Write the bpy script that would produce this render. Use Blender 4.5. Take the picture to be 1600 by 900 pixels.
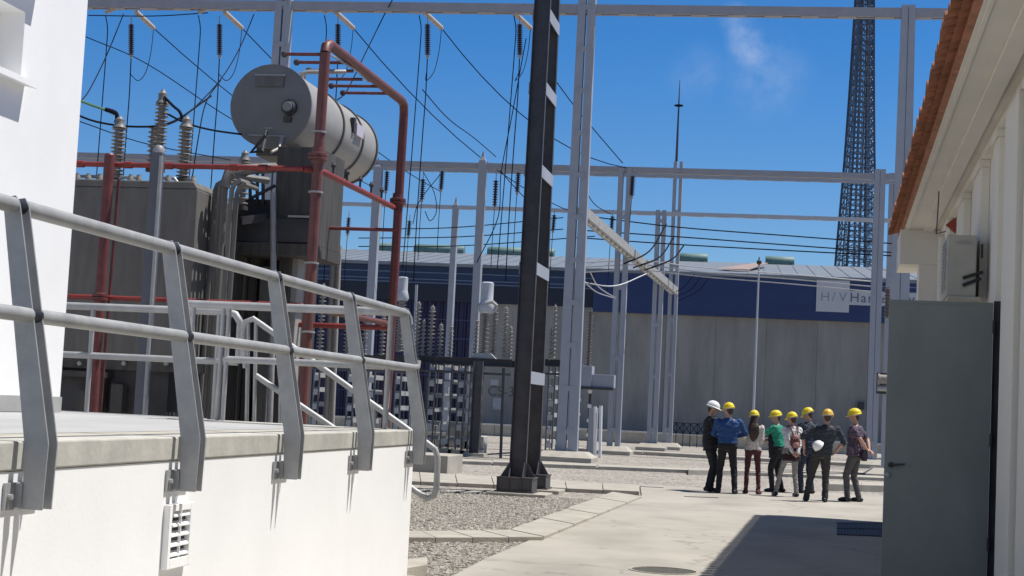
import bpy, bmesh, math, random
from mathutils import Vector as V, Matrix, noise
random.seed(7)
R = math.radians
for o in list(bpy.data.objects): bpy.data.objects.remove(o)
scn = bpy.context.scene
C = scn.collection
# ------------------------------------------------------------------ camera
F = 2450.0; EYE = 1.57; PITCH = R(4.30); ROLL = R(2.8)
def cam_axes(yaw):
    f0 = V((-math.sin(yaw), math.cos(yaw), 0)); up = V((0, 0, 1))
    fw = f0*math.cos(PITCH) + up*math.sin(PITCH)
    r0 = V((math.cos(yaw), math.sin(yaw), 0)); u0 = r0.cross(fw)
    return r0*math.cos(ROLL) + u0*math.sin(ROLL), -r0*math.sin(ROLL) + u0*math.cos(ROLL), fw
def px_of(d, ax):
    return 800 + F*d.dot(ax[0])/d.dot(ax[2]), 450 - F*d.dot(ax[1])/d.dot(ax[2])
lo, hi = R(5), R(15)
for _ in range(50):
    m = (lo+hi)/2
    if px_of(V((0, 1, 0)), cam_axes(m))[0] < 1240: lo = m
    else: hi = m
AX = cam_axes(lo); EYEP = V((0, 0, EYE))
cd = bpy.data.cameras.new('camera'); cam = bpy.data.objects.new('camera', cd); C.objects.link(cam)
cd.sensor_width = 36; cd.lens = 36*F/1600; cd.clip_start = 0.1; cd.clip_end = 3000
mw = Matrix.Identity(4)
for i in range(3):
    mw[i][0] = AX[0][i]; mw[i][1] = AX[1][i]; mw[i][2] = -AX[2][i]; mw[i][3] = EYEP[i]
cam.matrix_world = mw
scn.camera = cam
# ------------------------------------------------------------------ sky and sun
SUN = V((1.90, 0.85, 4.5)).normalized()
w = bpy.data.worlds.new('World'); scn.world = w; w.use_nodes = True
nt = w.node_tree; nt.nodes.clear()
def wn(t, **k):
    n = nt.nodes.new(t)
    for a, b in k.items(): setattr(n, a, b)
    return n
out = wn('ShaderNodeOutputWorld'); bg = wn('ShaderNodeBackground')
sky = wn('ShaderNodeTexSky', sky_type='NISHITA', sun_disc=False)
sky.sun_elevation = math.asin(SUN.z); sky.sun_rotation = math.atan2(SUN.x, SUN.y)
sky.altitude = 60; sky.air_density = 1.0; sky.dust_density = 0.35; sky.ozone_density = 3.2
SKY_STRENGTH = 0.085
bg.inputs[1].default_value = SKY_STRENGTH
def ray(px, py):
    return (AX[0]*((px-800)/F) + AX[1]*(-(py-450)/F) + AX[2]).normalized()
# faint wisps of cloud: noise gathered round a few directions of the sky dome
tc = wn('ShaderNodeTexCoord')
cloud = None
def vmath(op, a, b=None):
    n = wn('ShaderNodeVectorMath', operation=op)
    nt.links.new(a, n.inputs[0])
    if b is not None: n.inputs[1].default_value = b
    return n
def wm(op, a, b):
    n = wn('ShaderNodeMath', operation=op)
    for i, s in enumerate((a, b)):
        if isinstance(s, (int, float)): n.inputs[i].default_value = s
        else: nt.links.new(s, n.inputs[i])
    return n.outputs[0]
nz = wn('ShaderNodeTexNoise'); nz.inputs['Scale'].default_value = 48; nz.inputs['Detail'].default_value = 7; nz.inputs['Roughness'].default_value = 0.62
nt.links.new(tc.outputs['Generated'], nz.inputs['Vector'])
for (px, py, rad, amp) in ((1148, 28, 0.013, .55), (1158, 48, 0.014, .8), (1168, 66, 0.017, .85), (1178, 86, 0.018, .7), (1196, 118, 0.036, .38), (1092, 118, 0.026, .25)):
    d = vmath('DISTANCE', tc.outputs['Generated'], tuple(ray(px, py)))
    mr = wn('ShaderNodeMapRange', interpolation_type='SMOOTHSTEP')
    nt.links.new(d.outputs['Value'], mr.inputs[0])
    mr.inputs[1].default_value = 0; mr.inputs[2].default_value = rad; mr.inputs[3].default_value = amp; mr.inputs[4].default_value = 0
    cloud = mr.outputs[0] if cloud is None else wm('MAXIMUM', cloud, mr.outputs[0])
nr = wn('ShaderNodeMapRange'); nt.links.new(nz.outputs[0], nr.inputs[0]); nr.inputs[1].default_value = .32; nr.inputs[2].default_value = .75
fac = wm('MULTIPLY', wm('MULTIPLY', cloud, nr.outputs[0]), 0.62)
mix = wn('ShaderNodeMixRGB'); nt.links.new(fac, mix.inputs[0]); nt.links.new(sky.outputs[0], mix.inputs[1]); mix.inputs[2].default_value = (6.0, 6.6, 8.0, 1)
# deep blue low sky, softer and dimmer overhead
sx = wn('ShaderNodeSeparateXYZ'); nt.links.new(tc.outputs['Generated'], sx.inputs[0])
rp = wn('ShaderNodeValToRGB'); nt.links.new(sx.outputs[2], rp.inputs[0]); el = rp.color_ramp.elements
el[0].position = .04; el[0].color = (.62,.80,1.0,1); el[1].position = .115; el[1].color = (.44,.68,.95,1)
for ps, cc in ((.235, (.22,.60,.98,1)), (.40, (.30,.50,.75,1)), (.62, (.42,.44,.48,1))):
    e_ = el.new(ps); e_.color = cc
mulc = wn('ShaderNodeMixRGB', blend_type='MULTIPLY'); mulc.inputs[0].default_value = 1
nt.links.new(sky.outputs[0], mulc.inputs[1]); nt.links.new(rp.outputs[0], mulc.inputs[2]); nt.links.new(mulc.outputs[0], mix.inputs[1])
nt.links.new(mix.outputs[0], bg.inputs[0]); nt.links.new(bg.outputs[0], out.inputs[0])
sl = bpy.data.lights.new('sun', 'SUN'); sl.energy = 4.2; sl.angle = R(0.53); sl.color = (1.0, 0.965, 0.91)
so = bpy.data.objects.new('sun', sl); C.objects.link(so); so.rotation_euler = SUN.to_track_quat('Z', 'Y').to_euler(); so.location = (0, 0, 60)
scn.view_settings.view_transform = 'Standard'; scn.view_settings.look = 'None'
scn.view_settings.gamma = 1; scn.view_settings.use_curve_mapping = False
scn.view_settings.exposure = 0.42
scn.render.resolution_x = 1024; scn.render.resolution_y = 576
# ------------------------------------------------------------------ helpers
def atY(px, py, Y):
    d = ray(px, py); return EYEP + d*(Y/d.y)
def atX(px, py, X):
    d = ray(px, py); return EYEP + d*(X/d.x)
def atZ(px, py, Z=0.0):
    d = ray(px, py); return EYEP + d*((Z-EYE)/d.z)
MATS = {}
def mat(name, col, rough=.6, metal=0.0, var=.12, scale=3.0, bump=.0, bscale=40.0, stretch=None, col2=None, spec=None, detail=6, brick=None, objco=True):
    if name in MATS: return MATS[name]
    m = bpy.data.materials.new(name); m.use_nodes = True; MATS[name] = m
    t = m.node_tree; N = t.nodes; L = t.links; b = N['Principled BSDF']
    b.inputs['Roughness'].default_value = rough; b.inputs['Metallic'].default_value = metal
    if spec is not None: b.inputs['Specular IOR Level'].default_value = spec
    co = N.new('ShaderNodeTexCoord'); mp = N.new('ShaderNodeMapping'); L.new(co.outputs['Object'], mp.inputs[0])
    if stretch: mp.inputs['Scale'].default_value = stretch
    n = N.new('ShaderNodeTexNoise'); n.inputs['Scale'].default_value = scale; n.inputs['Detail'].default_value = detail; n.inputs['Roughness'].default_value = .6
    L.new(mp.outputs[0], n.inputs['Vector'])
    cr = N.new('ShaderNodeValToRGB'); L.new(n.outputs[0], cr.inputs[0])
    c1 = [max(0, c*(1-var)) for c in col]; c2 = list(col2) if col2 else [min(1, c*(1+var)) for c in col]
    cr.color_ramp.elements[0].position = .3; cr.color_ramp.elements[1].position = .7
    cr.color_ramp.elements[0].color = (*c1, 1); cr.color_ramp.elements[1].color = (*c2, 1)
    L.new(cr.outputs[0], b.inputs['Base Color'])
    rr = N.new('ShaderNodeMapRange'); L.new(n.outputs[0], rr.inputs[0]); rr.inputs[3].default_value = max(0, rough-.08); rr.inputs[4].default_value = min(1, rough+.08)
    L.new(rr.outputs[0], b.inputs['Roughness'])
    if bump:
        n2 = N.new('ShaderNodeTexNoise'); n2.inputs['Scale'].default_value = bscale; n2.inputs['Detail'].default_value = 4
        L.new(co.outputs['Object'], n2.inputs['Vector'])
        bp = N.new('ShaderNodeBump'); bp.inputs['Strength'].default_value = bump; bp.inputs['Distance'].default_value = .02
        L.new(n2.outputs[0], bp.inputs['Height']); L.new(bp.outputs[0], b.inputs['Normal'])
    return m
class MB:
    def __init__(s): s.v = []; s.f = []
    def add(s, vs, fs):
        k = len(s.v); s.v += [V(p) for p in vs]; s.f += [tuple(i+k for i in f) for f in fs]; return s
    def box(s, x0, x1, y0, y1, z0, z1):
        return s.add([(x0,y0,z0),(x1,y0,z0),(x1,y1,z0),(x0,y1,z0),(x0,y0,z1),(x1,y0,z1),(x1,y1,z1),(x0,y1,z1)],
                     [(3,2,1,0),(4,5,6,7),(0,1,5,4),(1,2,6,5),(2,3,7,6),(3,0,4,7)])
    def bar(s, p, q, w, h, up=(0,0,1), w2=None, h2=None):
        p, q = V(p), V(q); d = (q-p).normalized(); up = V(up)
        if abs(d.dot(up)) > .98: up = V((0,1,0))
        r = d.cross(up).normalized(); u = r.cross(d)
        w2 = w if w2 is None else w2; h2 = h if h2 is None else h2
        vs = []
        for c, a, b in ((p, w, h), (q, w2, h2)):
            for i, j in ((-1,-1),(1,-1),(1,1),(-1,1)): vs.append(c + r*(i*a/2) + u*(j*b/2))
        return s.add(vs, [(3,2,1,0),(4,5,6,7),(0,1,5,4),(1,2,6,5),(2,3,7,6),(3,0,4,7)])
    def ext(s, poly, vec):
        n = len(poly); vec = V(vec); P = [V(p) for p in poly]
        return s.add(P + [p+vec for p in P], [tuple(range(n))[::-1], tuple(range(n, 2*n))] + [(i, (i+1) % n, (i+1) % n+n, i+n) for i in range(n)])
    def prism(s, poly, z0, z1):
        return s.ext([(p[0], p[1], z0) for p in poly], (0, 0, z1-z0))
    def tube(s, pts, r, n=10, caps=True):
        P = [V(p) for p in pts]; m = len(P)
        rs = r if isinstance(r, (list, tuple)) else [r]*m
        d0 = (P[1]-P[0]).normalized(); a = d0.orthogonal().normalized(); rings = []
        for i in range(m):
            d = ((P[min(i+1, m-1)]-P[i]).normalized() + (P[i]-P[max(i-1, 0)]).normalized())
            d = d.normalized() if d.length > 1e-6 else d0
            a = (a - d*a.dot(d)).normalized(); b = d.cross(a)
            sc = 1.0
            rings.append([P[i] + (a*math.cos(2*math.pi*k/n) + b*math.sin(2*math.pi*k/n))*rs[i]*sc for k in range(n)])
        k0 = len(s.v)
        for rg in rings: s.v += rg
        for i in range(m-1):
            for k in range(n):
                s.f.append((k0+i*n+k, k0+i*n+(k+1) % n, k0+(i+1)*n+(k+1) % n, k0+(i+1)*n+k))
        if caps:
            s.f.append(tuple(k0+k for k in range(n))[::-1]); s.f.append(tuple(k0+(m-1)*n+k for k in range(n)))
        return s
    def lathe(s, base, prof, n=16, axis=(0,0,1)):
        ax = V(axis).normalized(); a = ax.orthogonal().normalized(); b = ax.cross(a); base = V(base); k0 = len(s.v); m = len(prof)
        for r, z in prof:
            for k in range(n): s.v.append(base + ax*z + (a*math.cos(2*math.pi*k/n)+b*math.sin(2*math.pi*k/n))*max(r, 1e-4))
        for i in range(m-1):
            for k in range(n): s.f.append((k0+i*n+k, k0+i*n+(k+1) % n, k0+(i+1)*n+(k+1) % n, k0+(i+1)*n+k))
        s.f.append(tuple(k0+k for k in range(n))[::-1]); s.f.append(tuple(k0+(m-1)*n+k for k in range(n)))
        return s
    def hsec(s, p, q, w, d, t=.02, side=(0,1,0), w2=None):
        """channel: web across w, two flanges of depth d towards `side`"""
        p, q = V(p), V(q); ax = (q-p).normalized(); sd = V(side); sd = (sd-ax*sd.dot(ax)).normalized(); r = ax.cross(sd).normalized()
        s.bar(p, q, w, t, up=sd)
        for i in (-1, 1): s.bar(p+r*(i*(w/2-t/2))+sd*(d/2), q+r*(i*(w/2-t/2))+sd*(d/2), t, d, up=sd)
        return s
    def build(s, name, m, parent=None, smooth=False, bevel=0, recalc=True):
        me = bpy.data.meshes.new(name)
        if parent is not None: off = V(parent_world(parent))
        else:
            xs = [p.x for p in s.v]; ys = [p.y for p in s.v]; zs = [p.z for p in s.v]
            off = V(((min(xs)+max(xs))/2, (min(ys)+max(ys))/2, min(zs)))
        me.from_pydata([p-off for p in s.v], [], s.f)
        if recalc:
            bm = bmesh.new(); bm.from_mesh(me); bmesh.ops.recalc_face_normals(bm, faces=bm.faces); bm.to_mesh(me); bm.free()
        me.materials.append(m)
        if smooth:
            for p in me.polygons: p.use_smooth = True
            try: me.set_sharp_from_angle(angle=R(38))
            except Exception: pass
        o = bpy.data.objects.new(name, me); C.objects.link(o)
        if parent is not None: o.parent = parent
        else: o.location = off
        if bevel:
            b = o.modifiers.new('bevel', 'BEVEL'); b.width = bevel; b.segments = 2; b.limit_method = 'ANGLE'
        return o
def parent_world(o):
    p = V(o.location)
    while o.parent: o = o.parent; p += V(o.location)
    return p
def tag(o, label, cat, group=None):
    o['label'] = label; o['category'] = cat
    if group: o['group'] = group
    o['kind'] = 'thing'
    return o
def thing(name, label, cat, loc, group=None):
    o = bpy.data.objects.new(name, None); C.objects.link(o); o.location = loc; o.empty_display_size = .2
    return tag(o, label, cat, group)
def struct(o, kind='structure'):
    o['kind'] = kind; return o
def kids(o): return [c for c in bpy.data.objects if c.parent == o]
def dup(root, loc, label=None, rotz=None):
    def cp(o, par):
        c = o.copy(); C.objects.link(c)
        if par is not None: c.parent = par
        for k in kids(o): cp(k, c)
        return c
    r = cp(root, None); r.location = loc
    if label: r['label'] = label
    if rotz is not None: r.rotation_euler.z = rotz
    return r
ORD = ['first','second','third','fourth','fifth','sixth','seventh','eighth','ninth','tenth','eleventh','twelfth','thirteenth','fourteenth','fifteenth','sixteenth']
# ------------------------------------------------------------------ materials
white = mat('white_render', (.90,.90,.895), .85, var=.03, scale=1.2, bump=.05, bscale=35)
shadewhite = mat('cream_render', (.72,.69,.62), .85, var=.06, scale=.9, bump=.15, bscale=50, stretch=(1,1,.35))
conc = mat('concrete', (.40,.37,.315), .9, var=.16, scale=2.2, bump=.3, bscale=45)
conc_road = mat('concrete_road', (.385,.355,.305), .88, var=.13, scale=.75, bump=.12, bscale=50, detail=9)
conc_slab = mat('edge_slab_concrete', (.44,.43,.39), .9, var=.22, scale=3.5, bump=.12, bscale=30, detail=9)
deckm = mat('deck_concrete', (.37,.37,.37), .85, var=.12, scale=1.6, bump=.2, bscale=40, stretch=(1,.3,1))
conc_old = mat('old_concrete', (.275,.268,.255), .9, var=.20, scale=.8, bump=.2, bscale=12, stretch=(1.3,1,.28), detail=10)
galv = mat('galvanised_steel', (.36,.365,.37), .52, metal=.25, var=.13, scale=9, bump=.04, bscale=60)
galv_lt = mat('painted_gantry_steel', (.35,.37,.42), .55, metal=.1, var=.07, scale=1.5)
galv_beam = mat('gantry_beam_steel', (.34,.34,.38), .6, metal=.1, var=.08, scale=2)
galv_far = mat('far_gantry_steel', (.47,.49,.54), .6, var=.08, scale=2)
dark_steel = mat('dark_weathered_steel', (.085,.08,.085), .5, metal=.2, var=.25, scale=4, bump=.1, bscale=20)
black = mat('plain_black', (.015,.015,.017), .5, var=.1)
blacks = mat('blackish_steel', (.05,.05,.055), .7, var=.4, scale=2)  # one near-black tone shared by many dark parts
redp = mat('red_fire_pipe_paint', (.135,.034,.032), .48, var=.3, scale=9)
redp2 = mat('bright_red_pipe_paint', (.24,.034,.03), .45, var=.25, scale=9)
dull_red = mat('faded_red_pipe_paint', (.155,.055,.048), .5, var=.2, scale=5)
tx_grey = mat('transformer_grey', (.15,.145,.135), .65, var=.22, scale=2.2, stretch=(3,3,.5), bump=.06, bscale=8, detail=10)
tx_dark = mat('transformer_dark', (.07,.066,.062), .7, var=.35, scale=3, stretch=(4,4,.4))
tank_end = mat('tank_end_grey', (.20,.195,.19), .5, var=.12, scale=3)
tank_shell = mat('tank_shell_grey', (.35,.335,.31), .45, var=.08, scale=3, stretch=(1,1,1))
porc = mat('grey_porcelain', (.28,.255,.23), .42, var=.12, scale=8)
porc_d = mat('brown_porcelain', (.17,.12,.10), .25, var=.15, scale=8)
ins_black = mat('dark_insulator', (.04,.03,.04), .4, var=.15)
ins_tan = mat('tan_insulator', (.45,.38,.32), .5, var=.15)
wire_m = mat('cable_black', (.012,.014,.022), .9, var=.1, spec=.1)
wire_l = mat('aluminium_conductor', (.45,.46,.50), .4, metal=.4, var=.1)
green_m = mat('green_sleeve', (.10,.24,.14), .5)
yellow = mat('yellow_helmet', (.82,.63,.015), .42, var=.04)
orangeh = mat('orange_yellow_helmet', (.80,.47,.05), .35, var=.06)
whiteh = mat('white_helmet', (.85,.85,.85), .3, var=.02)
skinm = mat('skin', (.48,.27,.20), .55, var=.08, scale=10)
hairm = mat('dark_brown_hair', (.05,.028,.02), .5, var=.4, scale=8, stretch=(12,12,1))
# ================================================================== setting: ground
gravel = bpy.data.materials.new('gravel'); gravel.use_nodes = True
def build_gravel(m):
    t = m.node_tree; N = t.nodes; L = t.links; b = N['Principled BSDF']; b.inputs['Roughness'].default_value = .95
    co = N.new('ShaderNodeTexCoord'); vo = N.new('ShaderNodeTexVoronoi'); vo.inputs['Scale'].default_value = 17; vo.inputs['Randomness'].default_value = 1
    L.new(co.outputs['Object'], vo.inputs['Vector'])
    se = N.new('ShaderNodeSeparateColor'); L.new(vo.outputs['Color'], se.inputs[0])
    cr = N.new('ShaderNodeValToRGB'); L.new(se.outputs[0], cr.inputs[0]); e = cr.color_ramp.elements
    e[0].color = (.16,.145,.125,1); e[1].color = (.50,.46,.40,1); x = e.new(.45); x.color = (.30,.27,.235,1)
    n = N.new('ShaderNodeTexNoise'); n.inputs['Scale'].default_value = .45; n.inputs['Detail'].default_value = 5; L.new(co.outputs['Object'], n.inputs['Vector'])
    mr = N.new('ShaderNodeMapRange'); L.new(n.outputs[0], mr.inputs[0]); mr.inputs[3].default_value = .8; mr.inputs[4].default_value = 1.25
    mx = N.new('ShaderNodeMixRGB'); mx.blend_type = 'MULTIPLY'; mx.inputs[0].default_value = 1; L.new(cr.outputs[0], mx.inputs[1]); L.new(mr.outputs[0], mx.inputs[2])
    L.new(mx.outputs[0], b.inputs['Base Color'])
    bp = N.new('ShaderNodeBump'); bp.inputs['Strength'].default_value = .9; bp.inputs['Distance'].default_value = .035; bp.invert = True
    L.new(vo.outputs['Distance'], bp.inputs['Height']); L.new(bp.outputs[0], b.inputs['Normal'])
build_gravel(gravel)
g = MB(); g.add([(-900,-300,0),(900,-300,0),(900,2200,0),(-900,2200,0)], [(0,1,2,3)]); struct(g.build('ground', gravel))
def G(x, y, z=0.0):
    p = atZ(x, y, z); return (p.x, p.y)
ROAD = .035
# concrete yard road, its outline read on the ground; grows past the frame towards the camera
edge = [G(690,912,ROAD), G(712,897,ROAD), G(760,872,ROAD), G(847,836,ROAD), G(925,803,ROAD), G(1003,774,ROAD), G(1000,757,ROAD), G(1062,760,ROAD), G(1160,766,ROAD), G(1400,774,ROAD)]
last = edge[-1]
poly = [(edge[0][0]-.4, 2.0)] + edge + [(last[0]+14, last[1]-.6), (last[0]+14, 2.0)]
rd = MB().prism(poly, -.05, ROAD)
struct(rd.build('concrete_road', conc_road))
# dark traffic stains are real oily wear, kept in the material of the road
t = conc_road.node_tree; N = t.nodes; L = t.links
base = [l for l in L if l.to_socket == N['Principled BSDF'].inputs['Base Color']][0].from_socket
co = N.new('ShaderNodeTexCoord'); mp = N.new('ShaderNodeMapping'); mp.inputs['Scale'].default_value = (.5, .22, 1); L.new(co.outputs['Object'], mp.inputs[0])
nn = N.new('ShaderNodeTexNoise'); nn.inputs['Scale'].default_value = 1.1; nn.inputs['Detail'].default_value = 7; L.new(mp.outputs[0], nn.inputs['Vector'])
mr = N.new('ShaderNodeMapRange'); L.new(nn.outputs[0], mr.inputs[0]); mr.inputs[1].default_value = .5; mr.inputs[2].default_value = .75; mr.inputs[3].default_value = 1; mr.inputs[4].default_value = .66
mx = N.new('ShaderNodeMixRGB'); mx.blend_type = 'MULTIPLY'; mx.inputs[0].default_value = 1; L.new(base, mx.inputs[1]); L.new(mr.outputs[0], mx.inputs[2]); L.new(mx.outputs[0], N['Principled BSDF'].inputs['Base Color'])

base = mx.outputs[0]
# fine wandering cracks and small oil drips
vd = N.new('ShaderNodeTexVoronoi'); vd.feature = 'DISTANCE_TO_EDGE'; vd.inputs['Scale'].default_value = .22
wob = N.new('ShaderNodeTexNoise'); wob.inputs['Scale'].default_value = 1.6; wob.inputs['Detail'].default_value = 6; L.new(co.outputs['Object'], wob.inputs['Vector'])
wa = N.new('ShaderNodeMixRGB'); wa.blend_type = 'ADD'; wa.inputs[0].default_value = .9; L.new(co.outputs['Object'], wa.inputs[1]); L.new(wob.outputs['Color'], wa.inputs[2]); L.new(wa.outputs[0], vd.inputs['Vector'])
cm = N.new('ShaderNodeMapRange'); L.new(vd.outputs['Distance'], cm.inputs[0]); cm.inputs[1].default_value = 0; cm.inputs[2].default_value = .006; cm.inputs[3].default_value = .72; cm.inputs[4].default_value = 1
vs_ = N.new('ShaderNodeTexVoronoi'); vs_.inputs['Scale'].default_value = 1.1; L.new(co.outputs['Object'], vs_.inputs['Vector'])
sm_ = N.new('ShaderNodeMapRange'); L.new(vs_.outputs['Distance'], sm_.inputs[0]); sm_.inputs[1].default_value = .03; sm_.inputs[2].default_value = .09; sm_.inputs[3].default_value = .7; sm_.inputs[4].default_value = 1
m2_ = N.new('ShaderNodeMath'); m2_.operation = 'MULTIPLY'; L.new(cm.outputs[0], m2_.inputs[0]); L.new(sm_.outputs[0], m2_.inputs[1])
mx2 = N.new('ShaderNodeMixRGB'); mx2.blend_type = 'MULTIPLY'; mx2.inputs[0].default_value = 1; L.new(base, mx2.inputs[1]); L.new(m2_.outputs[0], mx2.inputs[2]); L.new(mx2.outputs[0], N['Principled BSDF'].inputs['Base Color'])

# cable trench covers: rows of slabs, each row one thing (slabs are parts)
def slab_row(label, a0, a1, b0, b1, n, h, name='trench_cover', mt=conc):
    """a0->a1 near side line, b0->b1 far side line (ground points)"""
    a0, a1, b0, b1 = (V((*p, 0)) for p in (a0, a1, b0, b1))
    c = (a0+a1+b0+b1)/4
    t = thing(name, label, 'trench cover', c)
    for k in range(n):
        f0, f1 = k/n+.0012, (k+1)/n-.0012
        P = [a0.lerp(a1, f0), a0.lerp(a1, f1), b0.lerp(b1, f1), b0.lerp(b1, f0)]
        hh = h + random.uniform(-.006, .006)
        MB().prism([(p.x, p.y) for p in P], -.03, hh).build('cover_slab', mt, t, bevel=.008)
    return t
H1 = .075
slab_row('diagonal row of concrete trench covers between gravel and the road', G(850,838,.07), G(1003,775,.07), G(797,827,.07), G(957,768,.07), 9, H1)
slab_row('narrow concrete kerb strip across the gravel in front of the white platform', G(560,838,H1), G(850,839,H1), G(560,829,H1), G(797,828,H1), 5, H1, 'kerb_strip')
slab_row('long concrete trench cover strip behind the dark steel column', G(600,749,H1), G(999,768,H1), G(600,734,H1), G(1000,758,H1), 7, H1)
slab_row('concrete kerb at the far side of the gravel bed behind the visitors', G(600,716,H1), G(1395,748,H1), G(600,713,H1), G(1395,745,H1), 5, H1+.02, 'kerb_strip')
slab_row('thin trench kerb close to the far gantry foundations', G(880,700,.1), G(1395,728,.1), G(880,698,.1), G(1395,726,.1), 4, .12, 'kerb_strip')
slab_row('short stepped concrete kerb under the right gantry leg', G(1290,760,.1), G(1400,763,.1), G(1290,755,.1), G(1400,758,.1), 2, .16, 'kerb_strip')
slab_row('raised trench covers between the visitors and the second kerb', G(1075,736,.1), G(1400,741,.1), G(1075,733,.1), G(1400,738,.1), 3, .13, 'kerb_strip')
slab_row('concrete kerb stub beside the white platform wall in the near gravel', G(600,896,.1), G(668,884,.1), G(600,880,.1), G(667,873,.1), 1, .12, 'kerb_strip')
# low concrete block beside the stair foot
p = atZ(690, 742, 0)
MB().box(p.x-1.2, p.x+.12, p.y, p.y+1.6, -.02, .42).build('concrete_plinth', conc, None, bevel=.02)
tag(bpy.data.objects['concrete_plinth'], 'low square concrete plinth seen past the foot of the stair handrail', 'plinth')

# man hole, drain grate and cover joints
p = atZ(1037, 892, ROAD); mh = thing('manhole_cover', 'round iron manhole cover in the sunlit concrete road', 'manhole', (p.x, p.y, ROAD))
iron = mat('cast_iron', (.085,.08,.065), .8, metal=.1, var=.6, scale=22, bump=.9, bscale=60)
MB().lathe((p.x, p.y, ROAD-.01), [(.345,0),(.345,.018),(.32,.018),(.32,.0)], 48).build('frame', conc, mh)
MB().lathe((p.x, p.y, ROAD-.005), [(.315,0),(.315,.006),(.2,.007)], 48).build('lid', iron, mh)
P = [V((*G(*q, ROAD), 0)) for q in ((1308,836),(1386,839),(1378,818),(1308,818))]
gc = sum(P, V())/4; gr = thing('drain_grate', 'dark rectangular drain grate in the shaded part of the road', 'grate', (gc.x, gc.y, ROAD))
m = MB(); q = [(a.x, a.y) for a in P]; m.prism(q, ROAD-.01, ROAD+.004); m.build('well', black, gr)
m = MB()
for k in range(16):
    f = (k+.5)/16; m.bar(P[0].lerp(P[1], f)+V((0,0,ROAD+.008)), P[3].lerp(P[2], f)+V((0,0,ROAD+.008)), .02, .012)
for f in (0, .5, 1): m.bar(P[0].lerp(P[3], f)+V((0,0,ROAD+.009)), P[1].lerp(P[2], f)+V((0,0,ROAD+.009)), .03, .014)
m.build('bars', blacks, gr)
for (x0, x1, y, lb) in ((990,1036,760,'thin dark slot cover in the concrete left of the visitors'), (1070,1122,776,'dark slot cover on the road at the feet of the left visitors')):
    a, b = V((*G(x0, y, ROAD), ROAD)), V((*G(x1, y+2, ROAD), ROAD))
    o = MB().bar(a, b, .14, .012).build('slot_cover', blacks); tag(o, lb, 'cover')
# expansion joints cut in the road
m = MB()
for yy in ():
    m.box(-1.6 if yy < 20 else -2.4, 2.6, yy, yy+.012, ROAD-.01, ROAD+.003)


# loose stones on the gravel bed close to the camera
def stones(xr, yr, n, smin, smax, inside):
    m = MB()
    for _ in range(n):
        x = random.uniform(*xr); y = random.uniform(*yr)
        if not inside(x, y): continue
        s = random.uniform(smin, smax); a = random.uniform(0, 6.28); h = s*random.uniform(.35, .7)
        c, d = math.cos(a), math.sin(a); e = random.uniform(.55, .95)
        vs = []
        for (u, v, ww) in ((1,0,.1),(.2,e,.0),(-1,.1,.15),(-.1,-e,.05),(.15,.1,1),(-.1,0,-.8)):
            vs.append((x + s*(u*c-v*d), y + s*(u*d+v*c), h*.45 + h*ww + random.uniform(-.1,.1)*h))
        m.add(vs, [(0,1,4),(1,2,4),(2,3,4),(3,0,4),(1,0,5),(2,1,5),(3,2,5),(0,3,5)])
    return m
def in_bed(x, y):
    # left of the road edge line and the trench row
    for (a, b) in zip(edge[:5], edge[1:6]):
        if a[1] <= y <= b[1]:
            f = (y-a[1])/(b[1]-a[1]); return x < a[0]+(b[0]-a[0])*f - (.02 if y < edge[3][1] else .55)
    return y > edge[5][1] or x < edge[0][0]
stone = bpy.data.materials.new('crushed_stone'); stone.use_nodes = True
t = stone.node_tree; N = t.nodes; L = t.links; b = N['Principled BSDF']; b.inputs['Roughness'].default_value = .9
gi = N.new('ShaderNodeNewGeometry'); cr = N.new('ShaderNodeValToRGB'); L.new(gi.outputs['Random Per Island'], cr.inputs[0]); e = cr.color_ramp.elements
e[0].color = (.19,.175,.15,1); e[1].color = (.46,.43,.38,1); x = e.new(.5); x.color = (.31,.285,.25,1); L.new(cr.outputs[0], b.inputs['Base Color'])
sm = stones((-7.6,-.9), (12.7, 27.5), 62000, .013, .032, in_bed)
o = struct(sm.build('gravel_stones', stone, recalc=False), 'stuff')

# ================================================================== white platform (left)
Y1 = 5.86; SP = 1.63; X0 = -2.972
XS = X0-.075; XW = X0-.083; DZ = 1.33; YE = 12.58; YB = 13.5; YR2 = 12.35; YR3 = 13.35
pl = thing('platform', 'white rendered platform with a grey concrete edge slab, lower left', 'platform', (XW, YE, 0))
MB().prism([(XW,1.0),(XW,YE),(-5.1,YE),(-5.1,YB),(-16,YB),(-16,1.0)], -.3, DZ-.118).build('wall', white, pl)
m = MB().prism([(XS-.5,1.0),(XS-.5,YE-.5),(-5.2,YE-.5),(-5.2,YB-.02),(-16,YB-.02),(-16,1.0)], DZ-.117, DZ-.004); m.build('deck', deckm, pl)
m = MB()
yy = .7
while yy < YE:
    y1 = min(yy+7.2, YE+.02); m.box(XS-.30, XS, yy+.004, y1-.004, DZ-.115, DZ+.003);  yy += 7.2
m.build('edge_slab', conc_slab, pl, bevel=.008)
MB().box(-5.1, XS-.302, YE-.28, YE+.02, DZ-.115, DZ+.003).build('edge_slab', conc_slab, pl, bevel=.008)
MB().box(XS-.495, XS-.305, 1, YE-.29, DZ-.1, DZ+.001).build('gutter_strip', conc, pl)

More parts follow.
